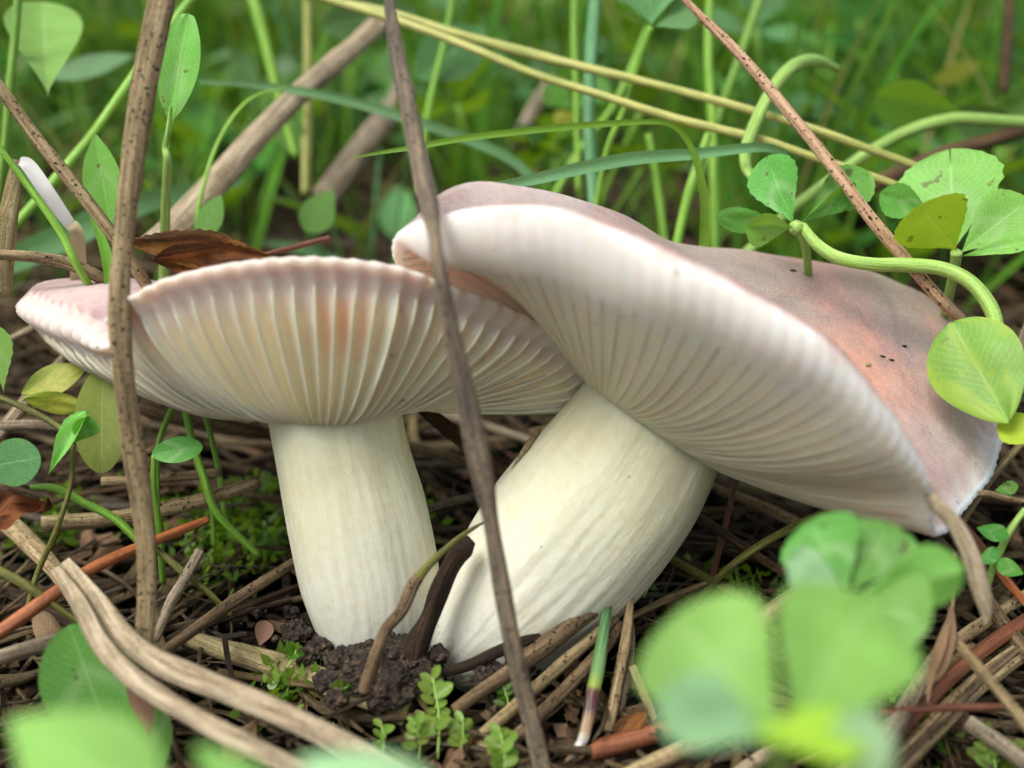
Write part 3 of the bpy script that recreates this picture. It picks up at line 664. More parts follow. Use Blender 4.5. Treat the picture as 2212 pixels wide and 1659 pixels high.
# ------------------------------------------------------------------ clovers on the right
plant('clover', 'clover sprig with toothed folded leaflets just above the right cap, left of the peach stalk', 'clover', (1745, 600, 15),
      [('L', 'leaflet', 'clover', (1715, 488, 14.2), (1655, 338, 14.4), 118, 18, dict(CL, fold=8, cup=.1)),
       ('L', 'leaflet', 'clover', (1722, 486, 14.2), (1850, 398, 14.3), 62, -30, dict(CL, fold=30, fold2=10)),
       ('L', 'leaflet', 'cloverL', (1716, 490, 14.1), (1610, 488, 14.0), 92, 60, dict(CL, fold=50, fold2=-6)),
       ('L', 'leaflet', 'clover', (1712, 492, 14.2), (1545, 466, 14.2), 60, 20, dict(CL, fold=10)),
       ('L', 'leaflet', 'clover', (1730, 482, 14.3), (1880, 372, 14.6), 104, 10, dict(CL, fold=10, notch=.05)),
       ('S', 'node', 'lime', [(1706, 492, 14.2, 20), (1720, 492, 14.2, 34), (1738, 492, 14.2, 20)]),
       ('S', 'petiole', 'lime', [(1722, 496, 14.2, 16), (1738, 525, 14.4, 18), (1745, 575, 14.8, 18), (1748, 640, 15.4, 18)])])
plant('clover', 'bright clover with heart shaped upper leaflet and yellow folded front leaflet at the right edge', 'clover', (2050, 680, 15.5),
      [('L', 'leaflet', 'cloverL', (2062, 550, 14.5), (2052, 322, 14.9), 212, 8, dict(CL, notch=.16, cup=.12)),
       ('L', 'leaflet', 'yellowleaf', (2068, 546, 14.2), (1985, 445, 13.5), 165, 24, dict(CL, fold=12, fold2=-20)),
       ('L', 'leaflet', 'clover', (2020, 470, 14.4), (1902, 415, 14.5), 78, 10, dict(CL, fold=10)),
       ('L', 'leaflet', 'cloverL', (2070, 550, 14.3), (2225, 430, 14.3), 130, -8, dict(CL, fold=-10, fold2=30)),
       ('L', 'leaflet', 'cloverL', (2075, 554, 14.2), (2240, 520, 13.9), 54, 35, dict(CL, fold=20)),
       ('S', 'petiole', 'lime', [(2066, 545, 14.3, 26), (2062, 580, 14.5, 22), (2050, 640, 15, 20), (2040, 700, 15.8, 20)])])
stalk('clover_stalk', 'thick lime ribbed stalk curling from the clover sprig down to the spotted leaf', 'petiole', 'lime',
      [(1732, 488, 14.2, 22), (1765, 528, 14.1, 26), (1810, 556, 14, 28), (1880, 570, 13.9, 28), (1960, 572, 13.9, 29), (2035, 580, 13.8, 30), (2095, 608, 13.7, 32), (2138, 660, 13.6, 34), (2154, 715, 13.5, 34), (2160, 790, 13.4, 30), (2166, 870, 13.3, 26), (2172, 925, 13.2, 22)], n=16, ridge=.07, kr=7, ns=10)
plant('clover_leaf', 'rounded green leaf with brown spots resting over the right part of the mauve cap', 'leaf', (2172, 925, 13.1),
      [('L', 'leaflet', 'spotclover', (2180, 915, 12.7), (2050, 690, 13.4), 205, 4, dict(kind='orb', cup=-.1, fold=8, nt_=26, nx=10, wav=.06, curl=-.08)),
       ('L', 'leaflet', 'yellowleaf', (2148, 880, 13.1), (2225, 955, 12.7), 92, 20, dict(CL, fold=14)),
       ('L', 'leaflet', 'spotleaf', (2176, 915, 13.1), (2172, 770, 13.2), 64, 55, dict(kind='lance', fold=18))])
for lab, mt, pts, k in [
    ('pale green stem curled like a crook above the clover sprig', 'lime', [(1810, 150, 17.5, 14), (1760, 132, 17.2, 26), (1712, 145, 16.8, 28), (1668, 195, 16.4, 27), (1635, 260, 16, 26), (1612, 320, 15.6, 25), (1612, 360, 15.2, 24), (1625, 385, 14.9, 16)], {}),
    ('blurred green stem arching from the right picture edge down behind the clovers', 'lime', [(2280, 268, 18, 26), (2170, 262, 18, 26), (2060, 258, 18, 26), (1960, 285, 18, 26), (1870, 335, 17.8, 26), (1780, 400, 17.5, 26), (1690, 470, 17.2, 24), (1600, 560, 17, 24)], {}),
    ('blurred brown stem running below the arching green one at the right', 'brown', [(2280, 250, 20, 26), (2150, 300, 20, 30), (2020, 340, 20, 34), (1900, 395, 20, 34), (1780, 450, 20, 30)], {})]:
    stalk('clover_stalk' if mt == 'lime' else 'dry_stalk', lab, 'petiole' if mt == 'lime' else 'stalk', mt, pts, n=12, ridge=.05, kr=5)
plant('clover', 'blurred bluish clover at the top edge right of centre', 'clover', (1285, 470, 18),
      [('L', 'leaflet', 'bgleaf2', (1408, 58, 17), (1400, -60, 17), 150, 10, CL), ('L', 'leaflet', 'clover', (1408, 58, 17), (1322, 8, 17), 60, 60, CL), ('L', 'leaflet', 'bgleaf2', (1412, 60, 17), (1505, 15, 17), 80, 30, CL),
       ('S', 'petiole', 'green', [(1406, 58, 17, 16), (1380, 130, 17.2, 16), (1350, 230, 17.4, 14), (1310, 330, 17.6, 14), (1285, 470, 18, 14)])])
leaf('broad_leaf', 'dockleaf', (2090, 245, 19), (1890, 205, 19), 130, 35, label='blurred toothed green leaf pointing left behind the upper right clover', cat='leaf', kind='clover', fold=10)
leaf('broad_leaf', 'bgleaf2', (2230, 300, 20), (2030, 235, 20), 90, 20, label='pale bluish leaf at the right edge above the arching green stem', cat='leaf', kind='lance', fold=10)
leaf('broad_leaf', 'yelleaf', (2120, 140, 26), (2010, 175, 26), 50, 20, label='small yellow leaf glowing in the green at the upper right', cat='leaf', kind='lance')
plant('clover', 'blurred small clover with a yellow leaflet beside the pale green upright stem', 'clover', (1250, 330, 22),
      [('L', 'leaflet', 'dockleaf', (1240, 235, 22), (1180, 180, 22), 70, 10, CL), ('L', 'leaflet', 'dockleaf', (1245, 235, 22), (1310, 170, 22), 70, 10, CL), ('L', 'leaflet', 'yelleaf', (1240, 240, 21.6), (1200, 270, 21.6), 46, 10, CL),
       ('S', 'petiole', 'green', [(1243, 238, 22, 9), (1250, 330, 22, 9), (1255, 430, 22, 9)])])
leaf('broad_leaf', 'bgleaf2', (900, 170, 21), (1050, 60, 22), 130, 15, label='blurred pale leaf right of the brown flattened stalk under the golden culm', cat='leaf', kind='lance', fold=10)
leaf('broad_leaf', 'bgleaf2', (690, 60, 21), (900, 20, 22), 110, 15, label='blurred pale leaf left of the brown flattened stalk at the top edge', cat='leaf', kind='lance', fold=10)
leaf('broad_leaf', 'dockleaf', (660, 500, 19), (720, 410, 19), 90, 20, label='dim green leaf above the thin stalk of the brown dead leaf', cat='leaf', kind='ovate')
leaf('broad_leaf', 'dockleaf', (430, 520, 16.4), (478, 420, 16.4), 70, 40, label='narrow green leaf rising behind the dead leaf and blurred stalk', cat='leaf', kind='lance')
leaf('broad_leaf', 'dockleaf', (640, 330, 22), (620, 250, 22), 66, 10, label='small round green leaf in front of the yellowish upright stem', cat='leaf', kind='round')
leaf('broad_leaf', 'bgleaf2', (100, 165, 22), (290, 120, 22), 60, 40, label='dim bluish leaf between the heart shaped leaf and the thick stalk', cat='leaf', kind='lance')

# ------------------------------------------------------------------ blurred clovers close to the lens
plant('clover', 'blurred clover in front of the right cap tip, upper of the two near ones', 'cloverL', (1850, 1560, 10.2),
      [('L', 'leaflet', 'clover', (1838, 1280, 9.6), (1745, 1125, 10), 190, 10, dict(CL, cup=.1)), ('L', 'leaflet', 'clover', (1842, 1278, 9.6), (1925, 1130, 10), 170, 12, dict(CL, cup=.1)),
       ('L', 'leaflet', 'nearleafb', (1836, 1286, 9.5), (1700, 1210, 9.3), 105, -20, CL), ('L', 'leaflet', 'nearleaf', (1845, 1290, 9.4), (2085, 1230, 9.2), 150, -25, dict(CL, notch=.05, fold=-8)),
       ('L', 'leaflet', 'nearleaf', (1850, 1296, 9.3), (2010, 1350, 8.8), 190, 10, dict(CL, fold=10)),
       ('S', 'petiole', 'lime', [(1842, 1285, 9.6, 22), (1850, 1400, 9.9, 20), (1855, 1560, 10.4, 20)])])
plant('clover', 'large blurred yellow green clover closest to the lens at the lower right', 'clover', (1680, 1800, 6.88),
      [('L', 'leaflet', 'nearleaf', (1700, 1600, 6.19), (1450, 1330, 7.05), 330, -10, dict(CL, notch=.03, fold=8)), ('L', 'leaflet', 'nearleaf', (1700, 1600, 6.19), (1880, 1290, 7.05), 330, 8, dict(CL, notch=.02, fold=14, fold2=-4)),
       ('L', 'leaflet', 'nearleafb', (1672, 1600, 6.11), (1425, 1500, 6.11), 200, 30, dict(CL, notch=.03)), ('L', 'leaflet', 'nearleafb', (1735, 1600, 6.11), (1930, 1620, 5.93), 170, -10, dict(CL, notch=.03)),
       ('L', 'leaflet', 'yellowleaf', (1610, 1580, 6.02), (1870, 1600, 6.02), 150, 40, dict(CL, fold=10)),
       ('S', 'petiole', 'lime', [(1690, 1570, 6.28, 44), (1680, 1660, 6.54, 44), (1672, 1800, 6.88, 44)])])
leaf('broad_leaf', 'nearleaf', (340, 1770, 5.59), (20, 1555, 6.28), 300, 10, label='very blurred pale green leaf filling the bottom left corner', cat='leaf', kind='ovate')
leaf('broad_leaf', 'nearleafb', (980, 1760, 5.76), (640, 1640, 6.19), 170, 15, label='very blurred green leaf at the bottom edge below the pale paired straws', cat='leaf', kind='ovate')
leaf('broad_leaf', 'nearleaf', (600, 1770, 5.93), (420, 1610, 6.19), 120, 15, label='blurred green leaf tip at the bottom edge left of the larger blurred leaf', cat='leaf', kind='ovate')

# ------------------------------------------------------------------ left edge plants
leaf('round_leaf', 'clover', (240, 1600, 11.6), (150, 1350, 11.7), 200, -6, label='large round green leaf at the lower left under the pale paired straws', cat='leaf', kind='round', nt_=24, cup=.12)
leaf('round_leaf', 'clover', (300, 1500, 11.7), (335, 1700, 11.3), 130, 16, label='green leaf behind the foot of the thick stalk, right of the round leaf', cat='leaf', kind='ovate', nt_=24, serr=.02)
leaf('spotted_leaf', 'deadleaf2', (290, 1440, 11.6), (325, 1590, 11.2), 64, 20, label='brownish green withered leaflet against the foot of the thick stalk', cat='leaf', kind='ovate')
plant('clover', 'small round clover leaf with dark dots at the left picture edge', 'clover', (20, 1150, 13.5),
      [('L', 'leaflet', 'bgleaf2', (-30, 1010, 13.1), (88, 988, 13), 104, 4, dict(kind='round', nt_=20)), ('S', 'petiole', 'green', [(-10, 1020, 13.2, 10), (-30, 1180, 13.6, 10)])])
plant('clover', 'folded bright green leaflet in front of the large spotted leaf', 'clover', (150, 1110, 13.3),
      [('L', 'leaflet', 'cloverL', (102, 1028, 13.1), (190, 888, 13), 66, 40, dict(CL, fold=35, notch=.0)), ('L', 'leaflet', 'clover', (160, 960, 13.1), (196, 900, 13), 60, -20, dict(CL, fold=20, notch=0)),
       ('S', 'petiole', 'olive', [(158, 960, 13.2, 9), (152, 1050, 13.2, 10), (120, 1150, 13.2, 12), (80, 1240, 13.3, 12), (55, 1330, 13.3, 10)])])
leaf('spotted_leaf', 'spotleaf', (222, 790, 13.7), (220, 1022, 13.5), 116, -12, label='long yellowish green leaf with purple spots left of the thick stalk', cat='leaf', kind='round', nt_=20, fold=10)
leaf('yellow_leaf', 'yelleaf', (45, 850, 14), (190, 790, 14.2), 76, 30, label='yellowing leaf with brown tip under the left lobe of the left cap', cat='leaf', kind='lance', wav=.04)
leaf('yellow_leaf', 'yelleaf', (50, 862, 13.9), (200, 880, 14), 56, -30, label='yellow leaf just below the brown tipped yellowing leaf', cat='leaf', kind='lance', wav=.04)
leaf('round_leaf', 'cloverL', (8, 850, 13.8), (-4, 705, 13.8), 54, 20, label='toothed light green leaf cut by the left edge below the cap lobe', cat='leaf', kind='clover', serr=.05, notch=0, nt_=20)
plant('small_leaf', 'single dull green oval leaf on a thin stem right of the thick stalk', 'leaf', (375, 1180, 14),
      [('L', 'leaflet', 'clover', (328, 982, 13.6), (438, 965, 13.7), 60, 14, dict(kind='round', fold=16)), ('S', 'petiole', 'green', [(332, 984, 13.6, 10), (332, 1060, 13.7, 14), (345, 1150, 13.9, 16), (352, 1260, 14.3, 14)])])
for lab, mt, pts in [
    ('olive petiole sloping down from the left edge to the folded leaflet', 'olive', [(-20, 850, 13.8, 12), (50, 880, 13.7, 14), (100, 905, 13.6, 14), (145, 935, 13.5, 14)]),
    ('green stem lying from the left ground across behind the thick stalk', 'green', [(66, 1052, 13.4, 10), (120, 1055, 13.4, 18), (180, 1085, 13.5, 18), (250, 1122, 13.6, 18), (300, 1170, 13.7, 16)]),
    ('olive green stem sloping on the litter right of the thick stalk foot', 'olive', [(320, 1170, 13.6, 14), (400, 1240, 13.5, 16), (450, 1280, 13.5, 14), (500, 1330, 13.6, 10)]),
    ('yellow green stem entering at the left edge below the orange needle', 'olive', [(-40, 1215, 12.6, 18), (40, 1255, 12.5, 20), (100, 1295, 12.5, 18), (170, 1345, 12.6, 14)]),
    ('thin green stem under the left cap, nearest the thick stalk', 'green', [(388, 850, 14.6, 14), (345, 950, 14.5, 12), (338, 1060, 14.4, 14), (350, 1160, 14.6, 12)]),
    ('thin bright green stem under the left cap bowing to the right', 'green', [(392, 850, 14.4, 16), (415, 950, 14.4, 16), (440, 1030, 14.3, 17), (470, 1110, 14.4, 17), (560, 1200, 14.8, 14)]),
    ('thin green stem under the left cap leaning beside the bowed one', 'green', [(430, 860, 14.8, 10), (455, 940, 14.8, 12), (475, 1030, 14.8, 13), (485, 1110, 14.8, 12), (500, 1150, 14.9, 12)]),
    ('short green stem under the left cap ending in the moss', 'green', [(405, 880, 15, 10), (425, 1000, 15, 11), (455, 1090, 15, 11), (462, 1180, 15, 10)])]:
    stalk('green_stalk', lab, 'stem', mt, pts, n=10)

# ------------------------------------------------------------------ straws, needles and twigs at the base
G1 = 'pale straws lying side by side at the lower left'
stalk('pale_straw', 'lower of two pale straws curving side by side to the bottom edge', 'straw', 'palest',
      [(120, 1230, 12.4, 26), (170, 1300, 11.9, 35), (212, 1380, 11.4, 40), (262, 1440, 11.1, 42), (340, 1500, 10.8, 42), (460, 1570, 10.5, 40), (600, 1640, 10.2, 40), (760, 1720, 10, 40)], n=18, flat=.42, ridge=.09, kr=5, ns=9, group=G1)
stalk('pale_straw', 'upper wider of two pale straws curving side by side to the bottom edge', 'straw', 'palest',
      [(140, 1215, 12.6, 29), (205, 1290, 12.1, 40), (262, 1368, 11.7, 49), (335, 1425, 11.4, 52), (440, 1472, 11.1, 52), (560, 1520, 10.8, 51), (690, 1580, 10.6, 51), (860, 1670, 10.4, 51), (960, 1730, 10.3, 51)], n=18, flat=.34, ridge=.1, kr=5, ns=9, group=G1)
stalk('pale_straw', 'tan upper stretch of straw left of the orange needle', 'straw', 'tan', [(-40, 1080, -.7, 44), (40, 1150, -.7, 42), (100, 1210, -.8, 40), (168, 1290, -.8, 38)], n=12, flat=.5)
stalk('orange_needle', 'smooth orange brown needle rising from the left edge behind the thick stalk', 'pine needle', 'orange', [(-50, 1390, 12.1, 30), (0, 1365, 12.2, 32), (100, 1295, 12.5, 29), (200, 1228, 12.9, 27), (300, 1182, 13.3, 24), (400, 1142, 13.8, 20), (450, 1122, 14, 14)], n=14)
stalk('flat_straw', 'flat ribbed pale straw lying on the soil below the left stem', 'straw', 'straw', [(395, 1375, -.25, 30), (470, 1400, -.25, 42), (600, 1438, -.2, 50), (740, 1485, -.2, 52), (880, 1540, -.2, 54)], n=16, flat=.35, ridge=.1, kr=6, ns=9)
stalk('flat_straw', 'flat ribbed straw continuing to the bottom edge behind the moss', 'straw', 'straw', [(890, 1555, -.1, 44), (1000, 1600, -.1, 50), (1110, 1640, -.1, 48), (1250, 1700, -.1, 44)], n=16, flat=.35, ridge=.1, kr=6)
stalk('twig', 'brown twig sloping up from the pale straws toward the left stem', 'twig', 'bark', [(350, 1410, 12.6, 24), (420, 1360, 12.9, 26), (500, 1302, 13.3, 26), (580, 1250, 13.7, 24), (650, 1205, 14.2, 20)], n=12)
stalk('twig', 'short grey twig standing up beside the thick stalk foot', 'twig', 'grey', [(335, 1385, 13, 18), (370, 1300, 13.2, 24), (400, 1250, 13.3, 24), (432, 1190, 13.5, 22)], n=12)
stalk('pale_straw', 'pale straw end poking in from the left edge behind the round leaf', 'straw', 'palest', [(-50, 1435, 12.4, 34), (40, 1408, 12.5, 34), (120, 1385, 12.7, 32), (200, 1362, 12.9, 28)], n=12)
stalk('dark_root', 'knobbly dark broken root leaning between the two stems', 'root', 'dark',
      [(885, 1420, 13.1, 66), (908, 1375, 13.05, 52), (930, 1330, 13, 38), (948, 1280, 12.95, 36), (968, 1235, 12.9, 34), (985, 1205, 12.9, 40), (1002, 1182, 12.9, 50), (1018, 1166, 12.9, 30)], n=14, wob=.5, ns=9)
stalk('jointed_stalk', 'thin jointed brown and olive stalk leaning in front of the left stem foot', 'stalk', 'bark',
      [(785, 1495, 12.1, 24), (800, 1450, 12.1, 28), (818, 1400, 12.1, 30), (832, 1362, 12.2, 26), (868, 1318, 12.3, 24), (888, 1272, 12.4, 26), (905, 1245, 12.4, 24)], n=12, wob=.3, ns=8)
stalk('jointed_stalk', 'olive thin tip of the jointed stalk reaching to the brown flattened stalk', 'stalk', 'olive', [(898, 1256, 12.4, 22), (925, 1222, 12.5, 18), (965, 1184, 12.6, 14), (1005, 1152, 12.6, 11), (1045, 1128, 12.6, 5)], n=10)
stalk('twig', 'rough brown twig lying against the foot of the right stem', 'twig', 'bark', [(980, 1535, 12.3, 26), (1040, 1492, 12.4, 34), (1110, 1445, 12.6, 36), (1180, 1392, 12.8, 38), (1250, 1338, 13, 40), (1310, 1290, 13.2, 40), (1348, 1262, 13.3, 26)], n=14, wob=.3, ridge=.06)
stalk('twig', 'dark twig under the tip of the right stem', 'twig', 'dark', [(950, 1455, 12.9, 18), (1010, 1438, 12.8, 26), (1070, 1410, 12.8, 28), (1125, 1388, 12.8, 24), (1165, 1375, 12.9, 14)], n=12, wob=.3)
stalk('brown_needle', 'upper of two thick brown needles below the foot of the right stem', 'pine needle', 'tan', [(1040, 1590, 12.1, 26), (1120, 1520, 12.3, 28), (1220, 1430, 12.7, 28), (1290, 1370, 13, 24), (1330, 1335, 13.3, 20)], n=12)
stalk('brown_needle', 'lower of two thick brown needles below the foot of the right stem', 'pine needle', 'bark', [(1060, 1640, 11.9, 28), (1140, 1570, 12.1, 30), (1230, 1480, 12.5, 30), (1300, 1405, 12.9, 28), (1340, 1350, 13.3, 22)], n=12)
def needle_grad():
    pts = [(1312, 1310, 13.1, 22), (1302, 1380, 12.8, 27), (1291, 1450, 12.5, 29), (1280, 1502, 12.3, 28), (1276, 1530, 12.2, 27), (1268, 1565, 12.1, 25), (1262, 1590, 12, 25), (1255, 1606, 12, 22), (1243, 1622, 11.95, 18), (1228, 1640, 11.9, 10), (1219, 1651, 11.9, 3)]
    p, r = path(pts, 9); Lg = np.linalg.norm(np.diff(p, axis=0), axis=1).sum()
    b = NB('green_to_white_needle'); tc = b.n('TexCoord'); sx = b.n('SeparateXYZ'); b.l(tc.outputs['UV'], sx.inputs[0])
    st = b.noise(b.uv(34, 1), 1.0, 4, .6); f = b.math('ADD', b.math('DIVIDE', sx.outputs[1], float(Lg)), b.math('MULTIPLY', b.math('SUBTRACT', b.noise(b.uv(14, 9), 1.0, 3), .5), .07))
    col = b.ramp(f, [(.0, hexc('#37603a')), (.44, hexc('#5f8c4e')), (.53, hexc('#8fa040')), (.565, hexc('#5c2f38')), (.66, hexc('#4a2630')), (.71, hexc('#96745c')), (.80, hexc('#a88a70')), (.84, hexc('#dcdcda')), (.93, hexc('#cfc6b4')), (.97, hexc('#c09a68'))])
    col = b.mix(b.math('MULTIPLY', b.ramp(st, [(.5, 0.0), (.62, 1.0)]), .4), col, hexc('#b4c8a4'))
    m = b.surf(col, .45, .4, b.bump(st, .5, .03))
    o = tube('green_needle', p, r, m, None, n=16, ridge=.05, kr=7, wob=.1)
    tag(o, 'blue green ribbed needle turning purple brown and white toward its lower tip', 'pine needle')
needle_grad()
for lab, mt, pts in [
    ('left of two brown needles standing right of the green needle', 'tan', [(1362, 1290, 13.3, 16), (1352, 1380, 13, 22), (1335, 1470, 12.7, 24), (1312, 1580, 12.3, 24)]),
    ('right of two brown needles standing right of the green needle', 'grey', [(1350, 1280, 13.5, 12), (1364, 1380, 13.2, 16), (1352, 1480, 12.9, 18), (1330, 1570, 12.6, 16)]),
    ('slanting brown needle right of the standing pair', 'tan', [(1365, 1440, 12.9, 20), (1395, 1510, 12.7, 20), (1420, 1570, 12.5, 16)]),
    ('olive curved stem rising right toward the near clover under the cap', 'olive', [(1500, 1310, 14.3, 14), (1560, 1240, 14, 16), (1640, 1180, 13.7, 18), (1730, 1130, 13.4, 18), (1830, 1085, 13.2, 16)]),
    ('brown needle crossing under the right cap toward the near clover', 'brown', [(1470, 1090, 15.5, 16), (1560, 1150, 14.8, 20), (1650, 1210, 14.2, 20), (1700, 1240, 14, 18)]),
    ('thin olive brown needle with pointed end right of the right stem', 'olive', [(1420, 1190, 14.8, 18), (1500, 1235, 14.4, 20), (1590, 1285, 14, 20), (1635, 1318, 13.8, 4)]),
    ('pale straw with split end left of the near clover', 'straw', [(1560, 1410, 12.9, 34), (1640, 1345, 13.1, 40), (1700, 1300, 13.3, 40), (1790, 1240, 13.6, 30)]),
    ('tan needle slanting left of the near clover behind the standing pair', 'tan', [(1350, 1340, 13.8, 14), (1450, 1290, 14, 16), (1540, 1255, 14.3, 14)]),
    ('dark rusty upright stem under the right cap edge', 'red', [(1600, 985, 16, 12), (1580, 1080, 15.5, 12), (1530, 1280, 14.6, 14), (1500, 1390, 14, 14)])]:
    stalk('pine_needle', lab, 'pine needle', mt, pts, n=10)
leaf('bud_scale', 'deadleaf', (1330, 1600, 12.1), (1400, 1538, 12.2), 56, 20, label='glossy chestnut bud scale between the standing needles and near clover', cat='bud scale', kind='ovate', cup=.5, nt_=12)
stalk('brown_stub', 'thick resinous brown stub lying at the bottom left of the near clover', 'twig', 'red', [(1275, 1628, 11.9, 24), (1310, 1614, 12, 42), (1390, 1592, 12.1, 44), (1470, 1568, 12.2, 42)], n=14, wob=.25)
stalk('orange_needle', 'orange brown needle at the bottom edge under the near clover', 'pine needle', 'tan', [(1330, 1690, 11.4, 40), (1430, 1640, 11.6, 40), (1520, 1600, 11.8, 34), (1600, 1570, 12, 30)], n=12)
stalk('dry_straw', 'blurred pale shrivelled blade hanging from the tip of the right cap', 'dry blade', 'palest',
      [(1965, 965, 11.4, 8), (1990, 1030, 11.3, 20), (2020, 1085, 11.2, 34), (2060, 1130, 11.1, 38), (2095, 1195, 11, 36), (2118, 1270, 11, 38), (2130, 1320, 11, 26), (2128, 1350, 11, 6)], n=12, flat=.4, wob=.4)
stalk('curled_stalk', 'thin wiry brown stem curving right from the cap tip to the picture edge', 'stem', 'tan', [(2062, 1100, 13.3, 8), (2085, 1075, 13.3, 14), (2130, 1066, 13.3, 15), (2180, 1078, 13.3, 14), (2260, 1092, 13.3, 13)], n=10)
stalk('pale_straw', 'thin pale straw slanting up at the right edge beside the cap', 'straw', 'straw', [(2068, 1150, 14, 12), (2110, 1080, 14.2, 14), (2160, 1010, 14.4, 16), (2215, 950, 14.6, 14)], n=10)
stalk('pale_straw', 'pale straw standing at the right edge behind the spotted clover leaf', 'straw', 'palest', [(2170, 870, 15, 20), (2195, 780, 15.2, 26), (2230, 690, 15.4, 26)], n=10)
plant('weed_seedling', 'small weed seedling with tiny opposite leaves at the right edge', 'seedling', (2140, 1330, 13),
      [('S', 'stem', 'lime', [(2215, 1100, 12.8, 14), (2180, 1150, 12.8, 16), (2150, 1215, 12.9, 16), (2125, 1290, 13.1, 14)]),
       ('L', 'leaf', 'clover', (2178, 1158, 12.7), (2110, 1140, 12.6), 44, 10, dict(kind='ovate')), ('L', 'leaf', 'clover', (2160, 1190, 12.8), (2112, 1215, 12.6), 40, 20, dict(kind='ovate')),
       ('L', 'leaf', 'clover', (2150, 1215, 12.8), (2212, 1240, 12.6), 46, -20, dict(kind='ovate')), ('L', 'leaf', 'clover', (2200, 1050, 12.8), (2150, 1060, 12.8), 34, 10, dict(kind='ovate', serr=.1))])
plant('oat_spikelet', 'dry pale split spikelet standing right of the near clover', 'seed head', (2010, 1500, 12),
      [('S', 'stem', 'straw', [(2062, 1195, 12.2, 7), (2062, 1260, 12.1, 8), (2055, 1330, 12, 9)], {}), ('B', 'husk', 'deadleaf2', [(2055, 1310, 12, 8), (2052, 1370, 11.9, 26), (2040, 1430, 11.8, 20), (2025, 1470, 11.8, 3)], {}),
       ('B', 'husk', 'deadleaf2', [(2052, 1330, 12, 8), (2030, 1400, 11.8, 22), (2010, 1460, 11.8, 16), (2004, 1520, 11.7, 3)], {})])
rg = [ # litter on the right, from the photograph
 ('thick speckled straw at the bottom right corner, lowest of the parallel ones', 'tan', [(1900, 1690, -.5, 46), (2000, 1590, -.5, 48), (2110, 1480, -.5, 48), (2260, 1370, -.5, 46)]),
 ('speckled tan straw just above the lowest parallel one at the right', 'tan', [(1800, 1700, -.35, 40), (1900, 1600, -.35, 42), (2000, 1500, -.35, 42), (2100, 1400, -.35, 38)]),
 ('flat grey straw leaning upright right of the near clover', 'grey', [(1900, 1640, -.9, 40), (1950, 1540, -.9, 38), (2010, 1440, -.9, 32), (2060, 1370, -.9, 26)]),
 ('reddish brown glossy needle slanting to the right edge', 'red', [(1890, 1650, -.65, 26), (2000, 1520, -.65, 30), (2090, 1430, -.65, 32), (2170, 1370, -.65, 30), (2260, 1310, -.65, 28)]),
 ('thin tan needle sloping down to the right corner over the others', 'tan', [(2060, 1380, -1.3, 22), (2120, 1450, -1.35, 24), (2180, 1520, -1.4, 26), (2260, 1620, -1.4, 26)]),
 ('straight rusty needle lying level at the right', 'red', [(1900, 1540, -.95, 14), (2000, 1532, -.95, 16), (2100, 1528, -.95, 18), (2180, 1526, -.95, 16)]),
 ('brown straw running under the weed seedling', 'bark', [(2030, 1170, -.6, 24), (2100, 1250, -.6, 30), (2170, 1350, -.6, 32), (2260, 1460, -.6, 30)]),
 ('orange brown needle beside the hanging shrivelled blade', 'orange', [(2060, 1110, -.7, 16), (2110, 1170, -.7, 18), (2170, 1250, -.7, 18), (2240, 1330, -.7, 16)]),
 ('tan straw crossing at the right edge below the seedling', 'tan', [(2020, 1420, -.5, 26), (2090, 1370, -.5, 30), (2150, 1330, -.5, 26), (2240, 1270, -.5, 24)]),
 ('dark thin needle parallel to the reddish glossy one', 'bark', [(1930, 1660, -.6, 16), (2050, 1540, -.6, 18), (2150, 1440, -.6, 18), (2250, 1370, -.6, 14)]),
 ('grey broken straw at the lower right between speckled straws', 'grey', [(2090, 1560, -.55, 34), (2150, 1600, -.5, 36), (2230, 1660, -.5, 34)]),
 ('brown needle emerging left of the near clover at the bottom', 'bark', [(1440, 1690, -.2, 26), (1500, 1640, -.2, 26), (1580, 1600, -.2, 24)]),
 ('pale straw at the bottom edge under the near clover', 'palest', [(1560, 1700, -.4, 30), (1640, 1640, -.4, 30), (1720, 1600, -.4, 26)])]
for lab, mt, pts in rg: stalk('litter_straw', lab, 'straw', mt, pts, n=12, flat=.75, wob=.2)
